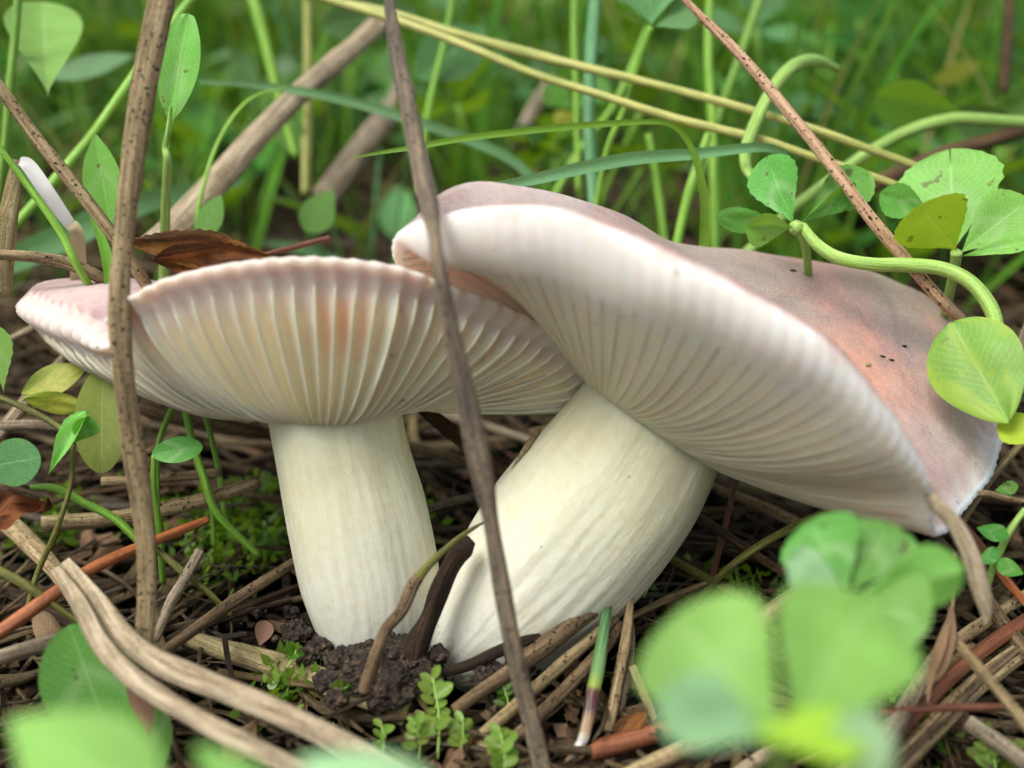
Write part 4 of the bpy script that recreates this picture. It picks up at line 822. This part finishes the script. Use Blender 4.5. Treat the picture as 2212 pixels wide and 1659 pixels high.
mg = [ # litter seen between and beside the stems
 ('diagonal dark brown straw under the left cap right of the left stem', 'brown', [(880, 855, 15.6, 26), (960, 920, 15.2, 34), (1080, 1010, 14.8, 36), (1200, 1120, 14.6, 30)]),
 ('pale level straw high in the gap between the stems', 'palest', [(870, 880, 19, 22), (960, 895, 18.5, 24), (1060, 925, 18, 20), (1170, 960, 17.6, 20)]),
 ('grey straw end low in the gap between the stems', 'grey', [(905, 1108, 14.8, 18), (970, 1085, 14.9, 20), (1040, 1070, 15, 16)]),
 ('tan bent blade rising against the left side of the right stem', 'straw', [(1085, 1070, 13.5, 14), (1110, 1020, 13.5, 16), (1140, 965, 13.5, 18), (1165, 925, 13.6, 12)]),
 ('reddish grey level stick in the gap between the stems', 'tan', [(880, 960, 17, 20), (980, 990, 16.6, 22), (1100, 1030, 16.4, 18)]),
 ('brown level stick behind the thin green stems under the left cap', 'bark', [(300, 880, 16, 30), (400, 905, 16, 34), (540, 930, 16, 30), (620, 945, 16.2, 24)]),
 ('thick tan stick lying low behind the thick stalk', 'tan', [(90, 1130, 13.9, 34), (240, 1120, 14.1, 36), (420, 1085, 14.4, 34), (560, 1040, 14.8, 26)]),
 ('pale grey flat straw sloping down from under the cap lobe', 'palest', [(150, 760, 15.4, 18), (80, 840, 15, 28), (30, 900, 14.7, 30), (-40, 980, 14.5, 28)]),
 ('tan straws bundle piece left of the left stem', 'tan', [(220, 1040, 14.6, 20), (330, 1035, 14.6, 22), (480, 1020, 14.8, 22)]),
 ('level brown straw at the left edge below the yellow leaf', 'grey', [(-40, 925, 14.6, 22), (60, 918, 14.6, 24), (140, 925, 14.7, 18)]),
 ('thin pale straw dipping at the left edge above the cap lobe', 'palest', [(-30, 760, 16, 14), (30, 730, 16.3, 16), (90, 700, 16.6, 16)]),
 ('brown stick behind the right stem under the cap', 'tan', [(1540, 1050, 17, 22), (1640, 1090, 16.5, 26), (1760, 1150, 16, 24)]),
 ('pale flat straw under the right cap edge', 'palest', [(1600, 1010, 18, 26), (1700, 1050, 18, 30), (1800, 1090, 18, 26)])]
for lab, mt, pts in mg: stalk('litter_straw', lab, 'straw', mt, pts, n=10, flat=.7, wob=.2)
leaf('dead_leaf', 'deadleaf', (-40, 1110, 13.2), (110, 1085, 13.4), 90, 30, label='shaggy dark brown shrivelled leaf at the left edge above the straws', cat='leaf', kind='ovate', wav=.3, nt_=18)
leaf('dead_leaf', 'deadleaf2', (130, 1400, 12.6), (70, 1310, 12.9), 70, 30, label='ribbed grey brown dead leaf under the orange needle', cat='leaf', kind='ovate', wav=.1)
leaf('dead_leaf', 'deadleaf2', (480, 1640, 11.8), (560, 1560, 12), 90, 30, label='crumpled brown leaf piece below the pale paired straws', cat='leaf', kind='ovate', wav=.2)
leaf('petal_scale', 'deadleaf2', (575, 1340, 13.2), (560, 1395, 13), 46, 10, label='small pinkish brown scale left of the left stem foot', cat='scale', kind='ovate', cup=.3)

# ------------------------------------------------------------------ soil clods round the base
import bmesh
def clod(x, y, d, r, seed, label=None, mat='clod', name='soil_clod', cat='soil clod', group='soil clods heaped at the foot of the stems', sq=.8, rough=.45):
    bm = bmesh.new(); bmesh.ops.create_icosphere(bm, subdivisions=4, radius=1)
    c = P(x, y, d); r *= .86
    for v in bm.verts:
        p = v.co.copy(); n = mn.noise(p * 1.6 + Vector((seed, 0, 0))) * rough + mn.noise(p * 4 + Vector((seed, 5, 0))) * rough * .6 + mn.noise(p * 10 + Vector((seed, 9, 0))) * rough * .3
        v.co = p * (1 + n) * r
        v.co.z *= sq
    V = [np.array(v.co) + c for v in bm.verts]; F = [tuple(q.index for q in f.verts) for f in bm.faces]; bm.free()
    return tag(mesh_obj(name, V, F, M[mat], None, [(v[0], v[1]) for v in V], origin=c), label, cat, group)
for i, (x, y, d, r_, lab) in enumerate([
    (700, 1400, 13.5, .22, 'small dark clod at the left foot of the left stem'), (640, 1370, 13.8, .2, 'dark clod farther left of the left stem foot'), (750, 1432, 13.1, .26, 'clod in front of the left stem foot'),
    (800, 1455, 12.9, .34, 'large brown clod below the jointed stalk'), (870, 1420, 13.1, .3, 'damp clod where the dark root enters the soil'), (850, 1490, 12.7, .32, 'rounded clod above the moss shoots'),
    (915, 1470, 12.8, .25, 'crumbly clod between the dark root and right stem tip'), (720, 1475, 12.9, .22, 'low clod above the flat ribbed straw'), (945, 1415, 13.1, .15, 'tiny clod touching the right stem tip'),
    (790, 1405, 13.2, .16, 'tiny clod against the front of the left stem'), (840, 1385, 13.3, .2, 'clod behind the jointed stalk'), (1060, 1460, 12.8, .22, 'reddish brown scaly clod under the right stem'),
    (1120, 1440, 12.9, .2, 'dark clod between the twigs under the right stem'), (660, 1420, 13.3, .14, 'small crumb left of the stem foot clods')]):
    clod(x, y, d, r_, i * 3.7, lab)
clod(725, 1508, 12.35, .15, 77, 'round brown crumb sitting on the flat ribbed straw', sq=.6)
random.seed(5); items = []
for _ in range(650):
    c = P(random.gauss(830, 130), 1430, 0); p = np.array([c[0], random.gauss(12.1, .45), 0]); p[2] = random.uniform(0, .12) + .12 * math.exp(-((p[0] + 1.6) ** 2 + (p[1] - 12.2) ** 2)); r_ = random.choice([.02, .03, .045, .07])
    bm = bmesh.new(); bmesh.ops.create_icosphere(bm, subdivisions=1, radius=r_)
    V = np.array([np.array(v.co) * (1 + .6 * mn.noise(v.co * 30 + Vector((_, 0, 0)))) + p for v in bm.verts]); F = [tuple(q.index for q in f.verts) for f in bm.faces]; bm.free()
    items.append((V, F, [(v[0], v[1]) for v in V], 0))
CRUMBS = items
# bits resting on the right cap
for i, (x, y, d, r_, mt, lab) in enumerate([(1952, 748, 13.2, .03, 'dark', 'tiny dark crumb highest on the pink part of the right cap'), (1905, 770, 13.1, .026, 'dark', 'left of two dark crumbs on the pink cap'), (1925, 778, 13.1, .026, 'dark', 'right of two dark crumbs on the pink cap'),
    (1872, 788, 13.0, .034, 'straw', 'pale crumb on the pink part of the right cap'), (1712, 585, 14.6, .03, 'dark', 'dark fleck near the far edge of the right cap')]):
    cap = [o for o in bpy.data.objects if o.name.startswith('cap')][-1]
    from mathutils.bvhtree import BVHTree
    if i == 0: tree = BVHTree.FromPolygons([Vector(np.array(v.co) + ORG[cap.name]) for v in cap.data.vertices], [tuple(q.vertices) for q in cap.data.polygons])
    hit = tree.ray_cast(Vector(EYE), Vector(unit(P(x, y, 10) - EYE)))[0]
    if hit is None: continue
    c = np.array(hit); bm = bmesh.new(); bmesh.ops.create_icosphere(bm, subdivisions=2, radius=1)
    V = [c + np.array([v.co.x * 1.7, v.co.y, v.co.z * .6]) * r_ * (1 + .5 * mn.noise(v.co * 2 + Vector((i, 0, 0)))) for v in bm.verts]; F = [tuple(q.index for q in f.verts) for f in bm.faces]; bm.free()
    tag(mesh_obj('crumb', V, F, M[mt], None, [(v[0], v[1]) for v in V], origin=c), lab, 'crumb', 'crumbs lying on the right cap')

# ------------------------------------------------------------------ moss
def moss_shoot(label, base, tip, nl, size, mat='mossleaf', group='translucent moss shoots at the foot of the mushrooms'):
    b, t = P(*base), P(*tip); size *= .66
    o = thing('moss_shoot', label, 'moss', b, group)
    mid = (b + t) / 2 + np.array([.06 * size, 0, 0])
    pp = cr(np.array([b, mid, t]), 5); tube('stem', pp, [.010 * size + .007] * len(pp), M['lime'], o, n=6)
    axis = unit(t - b); u0 = unit(np.cross(axis, [0, 1, .3])); v0 = np.cross(axis, u0)
    face = unit(EYE - t + np.array([0, 0, 6.0])); sv = unit(np.cross(axis, face)); fv = np.cross(sv, axis)
    nl = max(6, int(nl * .8))
    for i in range(nl):
        f = (i + 1) / nl; p = b + (t - b) * (.25 + .75 * f) + axis * 0
        a = (0 if i % 2 else math.pi) + random.uniform(-1.2, 1.2) if f < .85 else i * 2.2
        out = sv * math.cos(a) + fv * math.sin(a) * (1 if f < .85 else -1); dr = unit(out + axis * (.45 + .5 * f * f))
        ln = size * (.36 - .12 * f ** 2) * random.uniform(.6, 1.15); n = unit(fv + axis * .3 - dr * np.dot(fv + axis * .3, dr)); s = unit(np.cross(dr, n))
        V, F, uv = leaf_data(p, dr * ln, s, n, ln * .3, 'round', nt_=7, nx=4, cup=.25, curl=-.12)
        mesh_obj('leaf', V, F, M[mat], o, uv)
    return o
for i, (bs, tp, nl, sz, mt, lab) in enumerate([
    ((945, 1640, 12.0), (935, 1465, 12.3), 15, 1.15, 'mossleaf', 'tallest pale green moss shoot in front of the soil below the right stem tip'),
    ((905, 1640, 12.0), (895, 1560, 12.0), 11, .9, 'mossleaf', 'moss shoot leaning left at the foot of the tallest one'), ((985, 1640, 12.0), (1000, 1560, 12.1), 11, .9, 'mossleaf', 'moss shoot leaning right at the foot of the tallest one'),
    ((1085, 1700, 11.6), (1082, 1585, 11.8), 14, 1.1, 'mossleaf', 'moss shoot at the bottom edge left of the brown flattened stalk foot'), ((820, 1650, 11.9), (825, 1570, 12.1), 10, .85, 'mossleaf', 'small moss shoot left of the tallest one'),
    ((1095, 1545, 12.4), (1085, 1478, 12.5), 10, .9, 'mossdark', 'dark green moss shoot between the twigs'), ((700, 1500, 12.7), (755, 1482, 12.7), 9, .6, 'mossdark', 'creeping moss shoot on the flat ribbed straw'),
    ((620, 1440, 13), (640, 1400, 13.1), 9, .7, 'mossdark', 'dark moss shoot left of the soil clods'), ((2150, 1690, 11.6), (2130, 1590, 11.8), 12, 1.0, 'mossleaf', 'moss shoot in the bottom right corner'),
    ((2200, 1690, 11.6), (2190, 1610, 11.8), 10, 1.0, 'mossleaf', 'moss shoot beside the one in the bottom right corner'), ((1390, 1290, 14), (1400, 1250, 14.1), 8, .8, 'mossdark', 'moss sprig right of the rough twig end'),
    ((1560, 1010, 15), (1558, 970, 15), 6, .9, 'mossdark', 'small green sprig where the right stem meets the cap shadow')]):
    moss_shoot(lab, bs, tp, nl, sz, mt)
def join_leaves(name, items, mats, label, cat, kind='stuff'):
    Vs, Fs, U, MI = [], [], [], []; k = 0
    for V, F, uv, mi in items:
        Vs.append(V); Fs += [tuple(q + k for q in f) for f in F]; U += list(uv); MI += [mi] * len(F); k += len(V)
    V = np.vstack(Vs); o = mesh_obj(name, V, Fs, mats, None, U, origin=V.mean(0) * [1, 1, 0])
    o.data.polygons.foreach_set('material_index', MI); return tag(o, label, cat, None, kind)
def quickleaf(p, dr, nrm, ln, wd, kind='ovate', nt_=4, nx=2, **k):
    s = unit(np.cross(dr, nrm)); return leaf_data(p, unit(dr) * ln, s, unit(np.cross(s, dr)), wd, kind, nt_=nt_, nx=nx, **k)
def rdir(zmin=-.2, zmax=1.0):
    a = random.uniform(0, 6.283); z = random.uniform(zmin, zmax); q = math.sqrt(max(0, 1 - z * z)); return np.array([q * math.cos(a), q * math.sin(a), z])
join_leaves('soil_crumbs', CRUMBS, [M['clod']], 'loose dark soil crumbs scattered round the stem feet', 'soil')
items = []
for cx, cy, rr, nn in ((500, 1115, .9, 420), (560, 1180, .5, 180), (880, 1130, .5, 120), (1600, 1300, .8, 160), (2000, 1560, .5, 120), (620, 1470, .5, 130), (120, 1130, .7, 200), (450, 1230, .5, 90)):
    c = P(cx, cy, -.15)
    for _ in range(nn):
        p = c + np.array([random.gauss(0, rr * .5), random.gauss(0, rr * .6), 0]); p[2] = hg(p[0], p[1]) + random.uniform(0, .45)
        V, F, uv = quickleaf(p, rdir(.1), rdir(), random.uniform(.12, .26), random.uniform(.04, .07)); items.append((V, F, uv, random.randint(0, 1)))
join_leaves('moss', items, [M['mossleaf'], M['mossdark']], 'low green moss growing in patches on the soil', 'moss')

# ------------------------------------------------------------------ needle and straw litter
def near_stem(a, b):
    for c in (P(800, 1400, 0), P(985, 1425, 0), P(1080, 1350, 0)):
        ab = b[:2] - a[:2]; t = np.clip(np.dot(c[:2] - a[:2], ab) / np.dot(ab, ab), 0, 1)
        if np.linalg.norm(a[:2] + ab * t - c[:2]) < 1.0: return True
    return False
M['lg'] = stalk_mat('dark_grey_litter', '#857a68', '#5c5244', '#2a241c', .5); M['ls'] = stalk_mat('dark_straw_litter', '#a8966c', '#7c6b48', '#3c3020', .4, bump=.9)  # litter bed tones, darker than the same stalks elsewhere
M['lb'] = stalk_mat('dark_bark_litter', '#6a563e', '#463626', '#1c140d', .5, bump=1.0); M['ln'] = stalk_mat('dark_brown_needle', '#6a5238', '#463420', '#1e150c', .4)
LM = ['lt', 'ln', 'lg', 'ln', 'lt', 'ls', 'lb', 'lt']
M['lt'] = stalk_mat('dull_litter_needle', '#86765a', '#5a4c35', '#281f14', .7)
LABS = {'lt': 'dull brown needle', 'ln': 'dark brown needle', 'lg': 'weathered grey straw', 'ls': 'pale dry straw', 'lb': 'rough brown twig', 'tan': 'dry tan needle', 'brown': 'dark brown needle', 'grey': 'weathered grey straw', 'red': 'rusty red needle', 'palest': 'bleached pale straw', 'bark': 'rough brown twig', 'straw': 'flat yellowish straw'}
def needle_mesh(mt, seed, flat, rad, bend):
    random.seed(seed); L = 1.0; pts = [np.array([t - .5, bend * (t - .5) ** 2 + .01 * math.sin(t * 7 + seed), bend * .4 * (t - .5) ** 2]) * 8 for t in np.linspace(0, 1, 10)]
    r = [rad * (1 - .5 * abs(t - .45)) * (1 if 0 < t < 1 else .6) for t in np.linspace(0, 1, 10)]
    return tube_data(pts, r, n=7, flat=flat, wob=.3, ref=(0, 0, 1))
protos = []
for k, mt in enumerate(LM):
    for q in range(2):
        protos.append((mt, needle_mesh(mt, k * 5 + q, {'ls': .4, 'lg': .6}.get(mt, .9), {'ls': .1, 'lg': .08, 'lb': .1, 'lt': .065}.get(mt, .055), random.uniform(-.25, .25))))
random.seed(11)
first = {}; nind = 0; stuff_items = []; tries = 0
from mathutils import Matrix, Euler
while tries < 12000 and len(stuff_items) < 2300:
    tries += 1
    yy = 5 + 46 * random.random() ** 1.25; xx = random.uniform(-1, 1) * (yy * .6 + 8)
    g = random.randrange(len(protos)); mt, (V, F, uv) = protos[g]
    yaw = random.gauss(0, .9) + (0.5 if xx > 3 else 0); ptc = random.gauss(0, .07)
    sc = random.uniform(.35, .95) * (1 if yy > 12 else .6)
    z = hg(xx, yy) + random.random() ** 1.6 * (.75 if yy > 15 else .3) + .03
    Rm = Matrix.Translation((xx, yy, z)) @ Euler((random.uniform(-.3, .3), ptc, yaw)).to_matrix().to_4x4() @ Matrix.Diagonal((sc, .85 + .3 * random.random(), .9, 1))
    A = np.array(Rm); a = (A @ np.array([-4, 0, 0, 1]))[:3]; b = (A @ np.array([4, 0, 0, 1]))[:3]
    if near_stem(a, b): continue
    if yy > 9 and random.random() < (.35 if yy < 22 else .2): continue
    if nind < 240 and 9 < yy < 26 and abs(xx) < yy * .5 + 1:
        key = g
        if key not in first:
            o = mesh_obj('litter_needle', V, F, M[mt], None, uv, origin=(0, 0, 0)); first[key] = o
        else:
            o = first[key].copy(); COL.objects.link(o)
        o.matrix_world = Rm
        zone = 'behind the mushrooms' if yy > 15 else ('left of the stems' if xx < -2.2 else ('right of the stems' if xx > 1 else 'around the stem feet'))
        tag(o, LABS[mt] + ' lying loose in the litter ' + zone, 'straw' if 'straw' in LABS[mt] else 'pine needle', 'needles and straws of the litter bed')
        nind += 1
    else:
        W = (np.c_[V, np.ones(len(V))] @ A.T)[:, :3]; stuff_items.append((W, F, uv, LM.index(mt)))
random.seed(33)
for _ in range(2800):
    yy = 6 + 36 * random.random() ** 1.4; xx = random.uniform(-1, 1) * (yy * .55 + 5); L_ = random.uniform(.6, 3.2); yw = random.uniform(0, 6.28)
    a0 = np.array([xx, yy, hg(xx, yy) + random.uniform(.05, .5)]); d0 = np.array([math.cos(yw), math.sin(yw), random.gauss(0, .18)]); sdw = np.array([-math.sin(yw), math.cos(yw), 0]) * random.gauss(0, .25)
    if near_stem(a0 - d0 * L_ / 2, a0 + d0 * L_ / 2): continue
    pp = np.array([a0 + d0 * L_ * (t - .5) + sdw * L_ * (t - .5) ** 2 * 2 for t in np.linspace(0, 1, 6)]); rr = random.uniform(.012, .045)
    V, F, uv = tube_data(pp, [rr] * 5 + [rr * .4], n=5, flat=random.choice([.3, 1]), ref=(0, 0, 1)); stuff_items.append((V, F, uv, random.choice([0, 2, 5, 7, 6])))
join_leaves('needle_litter', stuff_items, [M[m] for m in LM], 'thick mat of fallen needles and straw on the ground', 'litter')
items = []
for _ in range(4600):
    yy = 5 + 36 * random.random() ** 1.5; xx = random.uniform(-1, 1) * (yy * .55 + 6)
    p = np.array([xx, yy, hg(xx, yy) + random.random() * .2 + .02]); ln = random.uniform(.08, .5)
    V, F, uv = quickleaf(p, rdir(-.2, .5), rdir(), ln, ln * random.uniform(.12, .5), nt_=2, wav=.2); items.append((V, F, uv, random.randint(0, 2)))
for _ in range(260):
    yy = 8.5 + 22 * random.random() ** 1.4; xx = random.uniform(-1, 1) * (yy * .5 + 2)
    p = np.array([xx, yy, hg(xx, yy) + random.random() * .25]); ln = random.uniform(.4, 1.1)
    if near_stem(p - [.3, 0, 0], p + [.3, 0, 0]): continue
    V, F, uv = quickleaf(p, rdir(-.1, .35), rdir(.5), ln, ln * random.uniform(.15, .3), nt_=7, nx=4, wav=.25, serr=.25, curl=random.gauss(0, .2)); items.append((V, F, uv, random.choice([0, 0, 2])))
join_leaves('leaf_litter', items, [M['deadleaf2'], M['dark'], M['bark']], 'small brown crumbs and leaf scraps on the soil', 'litter')

# ------------------------------------------------------------------ background plants
def copy_thing(o):
    c = o.copy(); COL.objects.link(c)
    for ch in o.children:
        d = ch.copy(); COL.objects.link(d); d.parent = c
    return c
def bg_clover(seed, ml):
    random.seed(seed); o = thing('clover_plant', 'x', 'clover', (0, 0, 0))
    for k in range(3):
        top = np.array([random.uniform(-1.8, 1.8), random.uniform(-1.5, 1.5), random.uniform(3, 5.5)])
        pp = cr(np.array([[0, 0, -.3], top * [.3, .3, .5], top]), 4); tube('petiole', pp, [.06] * len(pp), M['green'], o, n=5)
        tl = unit(np.array([random.gauss(0, .3), random.gauss(-.35, .3), 1])); a0 = random.uniform(0, 6)
        e = unit(np.cross(tl, [0, 1, .1])); f = np.cross(tl, e)
        for q in range(3):
            a = a0 + q * 2.094; dr = unit(e * math.cos(a) + f * math.sin(a) + tl * .25); ln = random.uniform(.9, 1.35)
            V, F, uv = leaf_data(top, dr * ln, unit(np.cross(dr, tl)), tl, ln * .46, 'clover', nt_=8, nx=4, fold=12, notch=.1); mesh_obj('leaflet', V, F, M[ml], o, uv)
    return o
def bg_tuft(seed, nb, hmax, ml):
    random.seed(seed); o = thing('grass_tuft', 'x', 'grass', (0, 0, 0))
    for k in range(nb):
        h = random.uniform(.5, 1) * hmax; a = random.uniform(0, 6.28); ln = random.uniform(.1, .5) * h
        b0 = np.array([random.gauss(0, .35), random.gauss(0, .35), -.3]); tip = b0 + np.array([math.cos(a) * ln, math.sin(a) * ln, h])
        pp = cr(np.array([b0, b0 * .5 + tip * .5 + [0, 0, h * .13], tip]), 6); wd = random.uniform(.06, .14)
        V, F, uv = blade_data(pp, [wd * (1 - (i / (len(pp) - 1)) ** 3) + .005 for i in range(len(pp))], .3, random.uniform(-1, 1), nx=2, ref=np.array([0, -1.0, .2]))
        mesh_obj('blade', V, F, M[ml], o, uv)
    return o
def bg_broad(seed, nb, ml):
    random.seed(seed); o = thing('broadleaf_plant', 'x', 'plant', (0, 0, 0))
    for k in range(nb):
        a = k * 2.4 + seed; el = random.uniform(.5, 1.3); dr = unit(np.array([math.cos(a), math.sin(a), el])); p = np.array([0, 0, .3 * k])
        pp = np.array([p * 0 - [0, 0, .3], p * .5 + dr * .6, p + dr * 1.4]); tube('petiole', cr(pp, 3), [.05] * 7, M['green'], o, n=5)
        ln = random.uniform(2, 3.4); s = unit(np.cross(dr, [0, 0, 1]))
        V, F, uv = leaf_data(p + dr * 1.35, unit(dr - [0, 0, .2]) * ln, s, np.cross(s, dr), ln * .26, 'ovate', nt_=8, nx=4, fold=14, curl=-.15, wav=.03); mesh_obj('leaf', V, F, M[ml], o, uv)
    return o
SETS = [
 ([bg_clover(1, 'bgleaf'), bg_clover(2, 'bgleaf2'), bg_clover(3, 'bgleaf3'), bg_clover(4, 'bgleaf')], 'clover plant with three part leaves blurred in the background greenery', 'clover', 'background clover plants', 210),
 ([bg_tuft(5, 7, 11, 'bggrass'), bg_tuft(6, 6, 9, 'bggrassb'), bg_tuft(7, 8, 13, 'bggrass')], 'tuft of thin upright grass blades blurred in the background', 'grass', 'background grass tufts', 130),
 ([bg_broad(8, 6, 'bgleaf'), bg_broad(9, 5, 'bgleaf2'), bg_broad(10, 7, 'bgleaf3')], 'low plant with broad pointed leaves blurred in the background', 'plant', 'background broadleaf plants', 70)]
random.seed(21)
for protos_, lab, cat, grp, cnt in SETS:
    made = 0; tr = 0
    while made < cnt and tr < 9000:
        tr += 1
        yy = random.uniform(24, 95) if random.random() < .8 else random.uniform(24, 45); xx = random.uniform(-1, 1) * (yy * .52 + 3)
        u = xx / (yy * .5)
        dens = min(1, max(.10 if abs(u) < .5 else .26, (yy - 34) / 18))
        if u > .45: dens = max(dens, .5)
        if u < -.55: dens = max(dens, .55)
        if u < -.5 and yy < 32: continue
        if random.random() > dens: continue
        o = protos_[made] if made < len(protos_) else copy_thing(protos_[made % len(protos_)])
        kindw = {'clover': ['deep green', 'pale bluish', 'fresh green', 'dark leaved'], 'grass': ['bright green', 'bluish green', 'tall green'], 'plant': ['deep green', 'pale bluish', 'fresh green']}[cat][(made if made < len(protos_) else made % len(protos_))]
        px = 1106 + FPX * xx / (yy * .93); col_ = min(6, max(0, int(px / 316)))
        where = ['at the far left', 'behind the thick left stalk', 'behind the spoon shaped leaf', 'behind the brown flattened stalk', 'above the crest of the right cap', 'behind the clover sprig', 'in the right corner'][col_]
        far = 'close behind the caps' if yy < 38 else ('midway back' if yy < 60 else 'far back')
        nm = {'clover': 'clover plant', 'grass': 'grass tuft', 'plant': 'broad leaved plant'}[cat]
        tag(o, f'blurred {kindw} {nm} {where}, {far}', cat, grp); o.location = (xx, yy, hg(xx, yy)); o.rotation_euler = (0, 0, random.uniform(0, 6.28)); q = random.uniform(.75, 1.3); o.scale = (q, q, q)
        made += 1
items = []
for _ in range(24000):
    yy = 50 + 230 * random.random() ** 1.3; xx = random.uniform(-1, 1) * (yy * .8 + 10)
    hh = random.random() ** 1.4 * (5 + max(0, yy - 70) * .06)
    p = np.array([xx, yy, (hg(xx, yy)) + hh]); s_ = 1 + yy / 120
    if random.random() < .25:
        V, F, uv = quickleaf(p - [0, 0, hh], np.array([random.gauss(0, .3), random.gauss(0, .3), 1]), np.array([0, -1, .2]), (5 + hh) * random.uniform(.6, 1.3), .07 * s_, 'lance', nt_=3); items.append((V, F, uv, random.choice([2, 3, 3])))
    else:
        V, F, uv = quickleaf(p, rdir(-.3, .7), rdir(.2), (ll := random.uniform(.5, 1.9) * s_), ll * random.uniform(.25, .45), 'ovate', nt_=3); items.append((V, F, uv, random.choice([0, 0, 1])))
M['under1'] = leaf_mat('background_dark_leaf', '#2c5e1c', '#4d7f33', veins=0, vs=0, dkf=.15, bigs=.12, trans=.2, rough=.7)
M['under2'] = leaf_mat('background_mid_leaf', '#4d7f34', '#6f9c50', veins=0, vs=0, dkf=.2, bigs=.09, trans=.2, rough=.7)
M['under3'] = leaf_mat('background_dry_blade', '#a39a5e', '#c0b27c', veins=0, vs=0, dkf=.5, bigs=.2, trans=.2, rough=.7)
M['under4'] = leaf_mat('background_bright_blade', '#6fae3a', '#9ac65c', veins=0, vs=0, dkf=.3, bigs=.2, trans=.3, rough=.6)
for _ in range(1500):
    yy = random.uniform(24, 95); xx = random.uniform(-1, 1) * (yy * .65 + 8); h = random.uniform(3, 13); a = random.uniform(0, 6.28); ln = random.uniform(.1, 1.1) * h
    if abs(xx / (yy * .5)) < .45 and yy < 42 and random.random() < .6: continue
    b0 = np.array([xx, yy, hg(xx, yy) - .2]); tip = b0 + np.array([math.cos(a) * ln, math.sin(a) * ln * .5, h * random.uniform(.4, 1)])
    pp = cr(np.array([b0, b0 * .5 + tip * .5 + [0, 0, h * .1], tip]), 5); wd = random.uniform(.03, .09)
    V, F, uv = blade_data(pp, [wd * (1 - (i / (len(pp) - 1)) ** 3) + .004 for i in range(len(pp))], .3, random.uniform(-1, 1), nx=2, ref=np.array([0, -1.0, .2]))
    items.append((V, F, uv, random.choice([2, 3, 3, 3, 0])))
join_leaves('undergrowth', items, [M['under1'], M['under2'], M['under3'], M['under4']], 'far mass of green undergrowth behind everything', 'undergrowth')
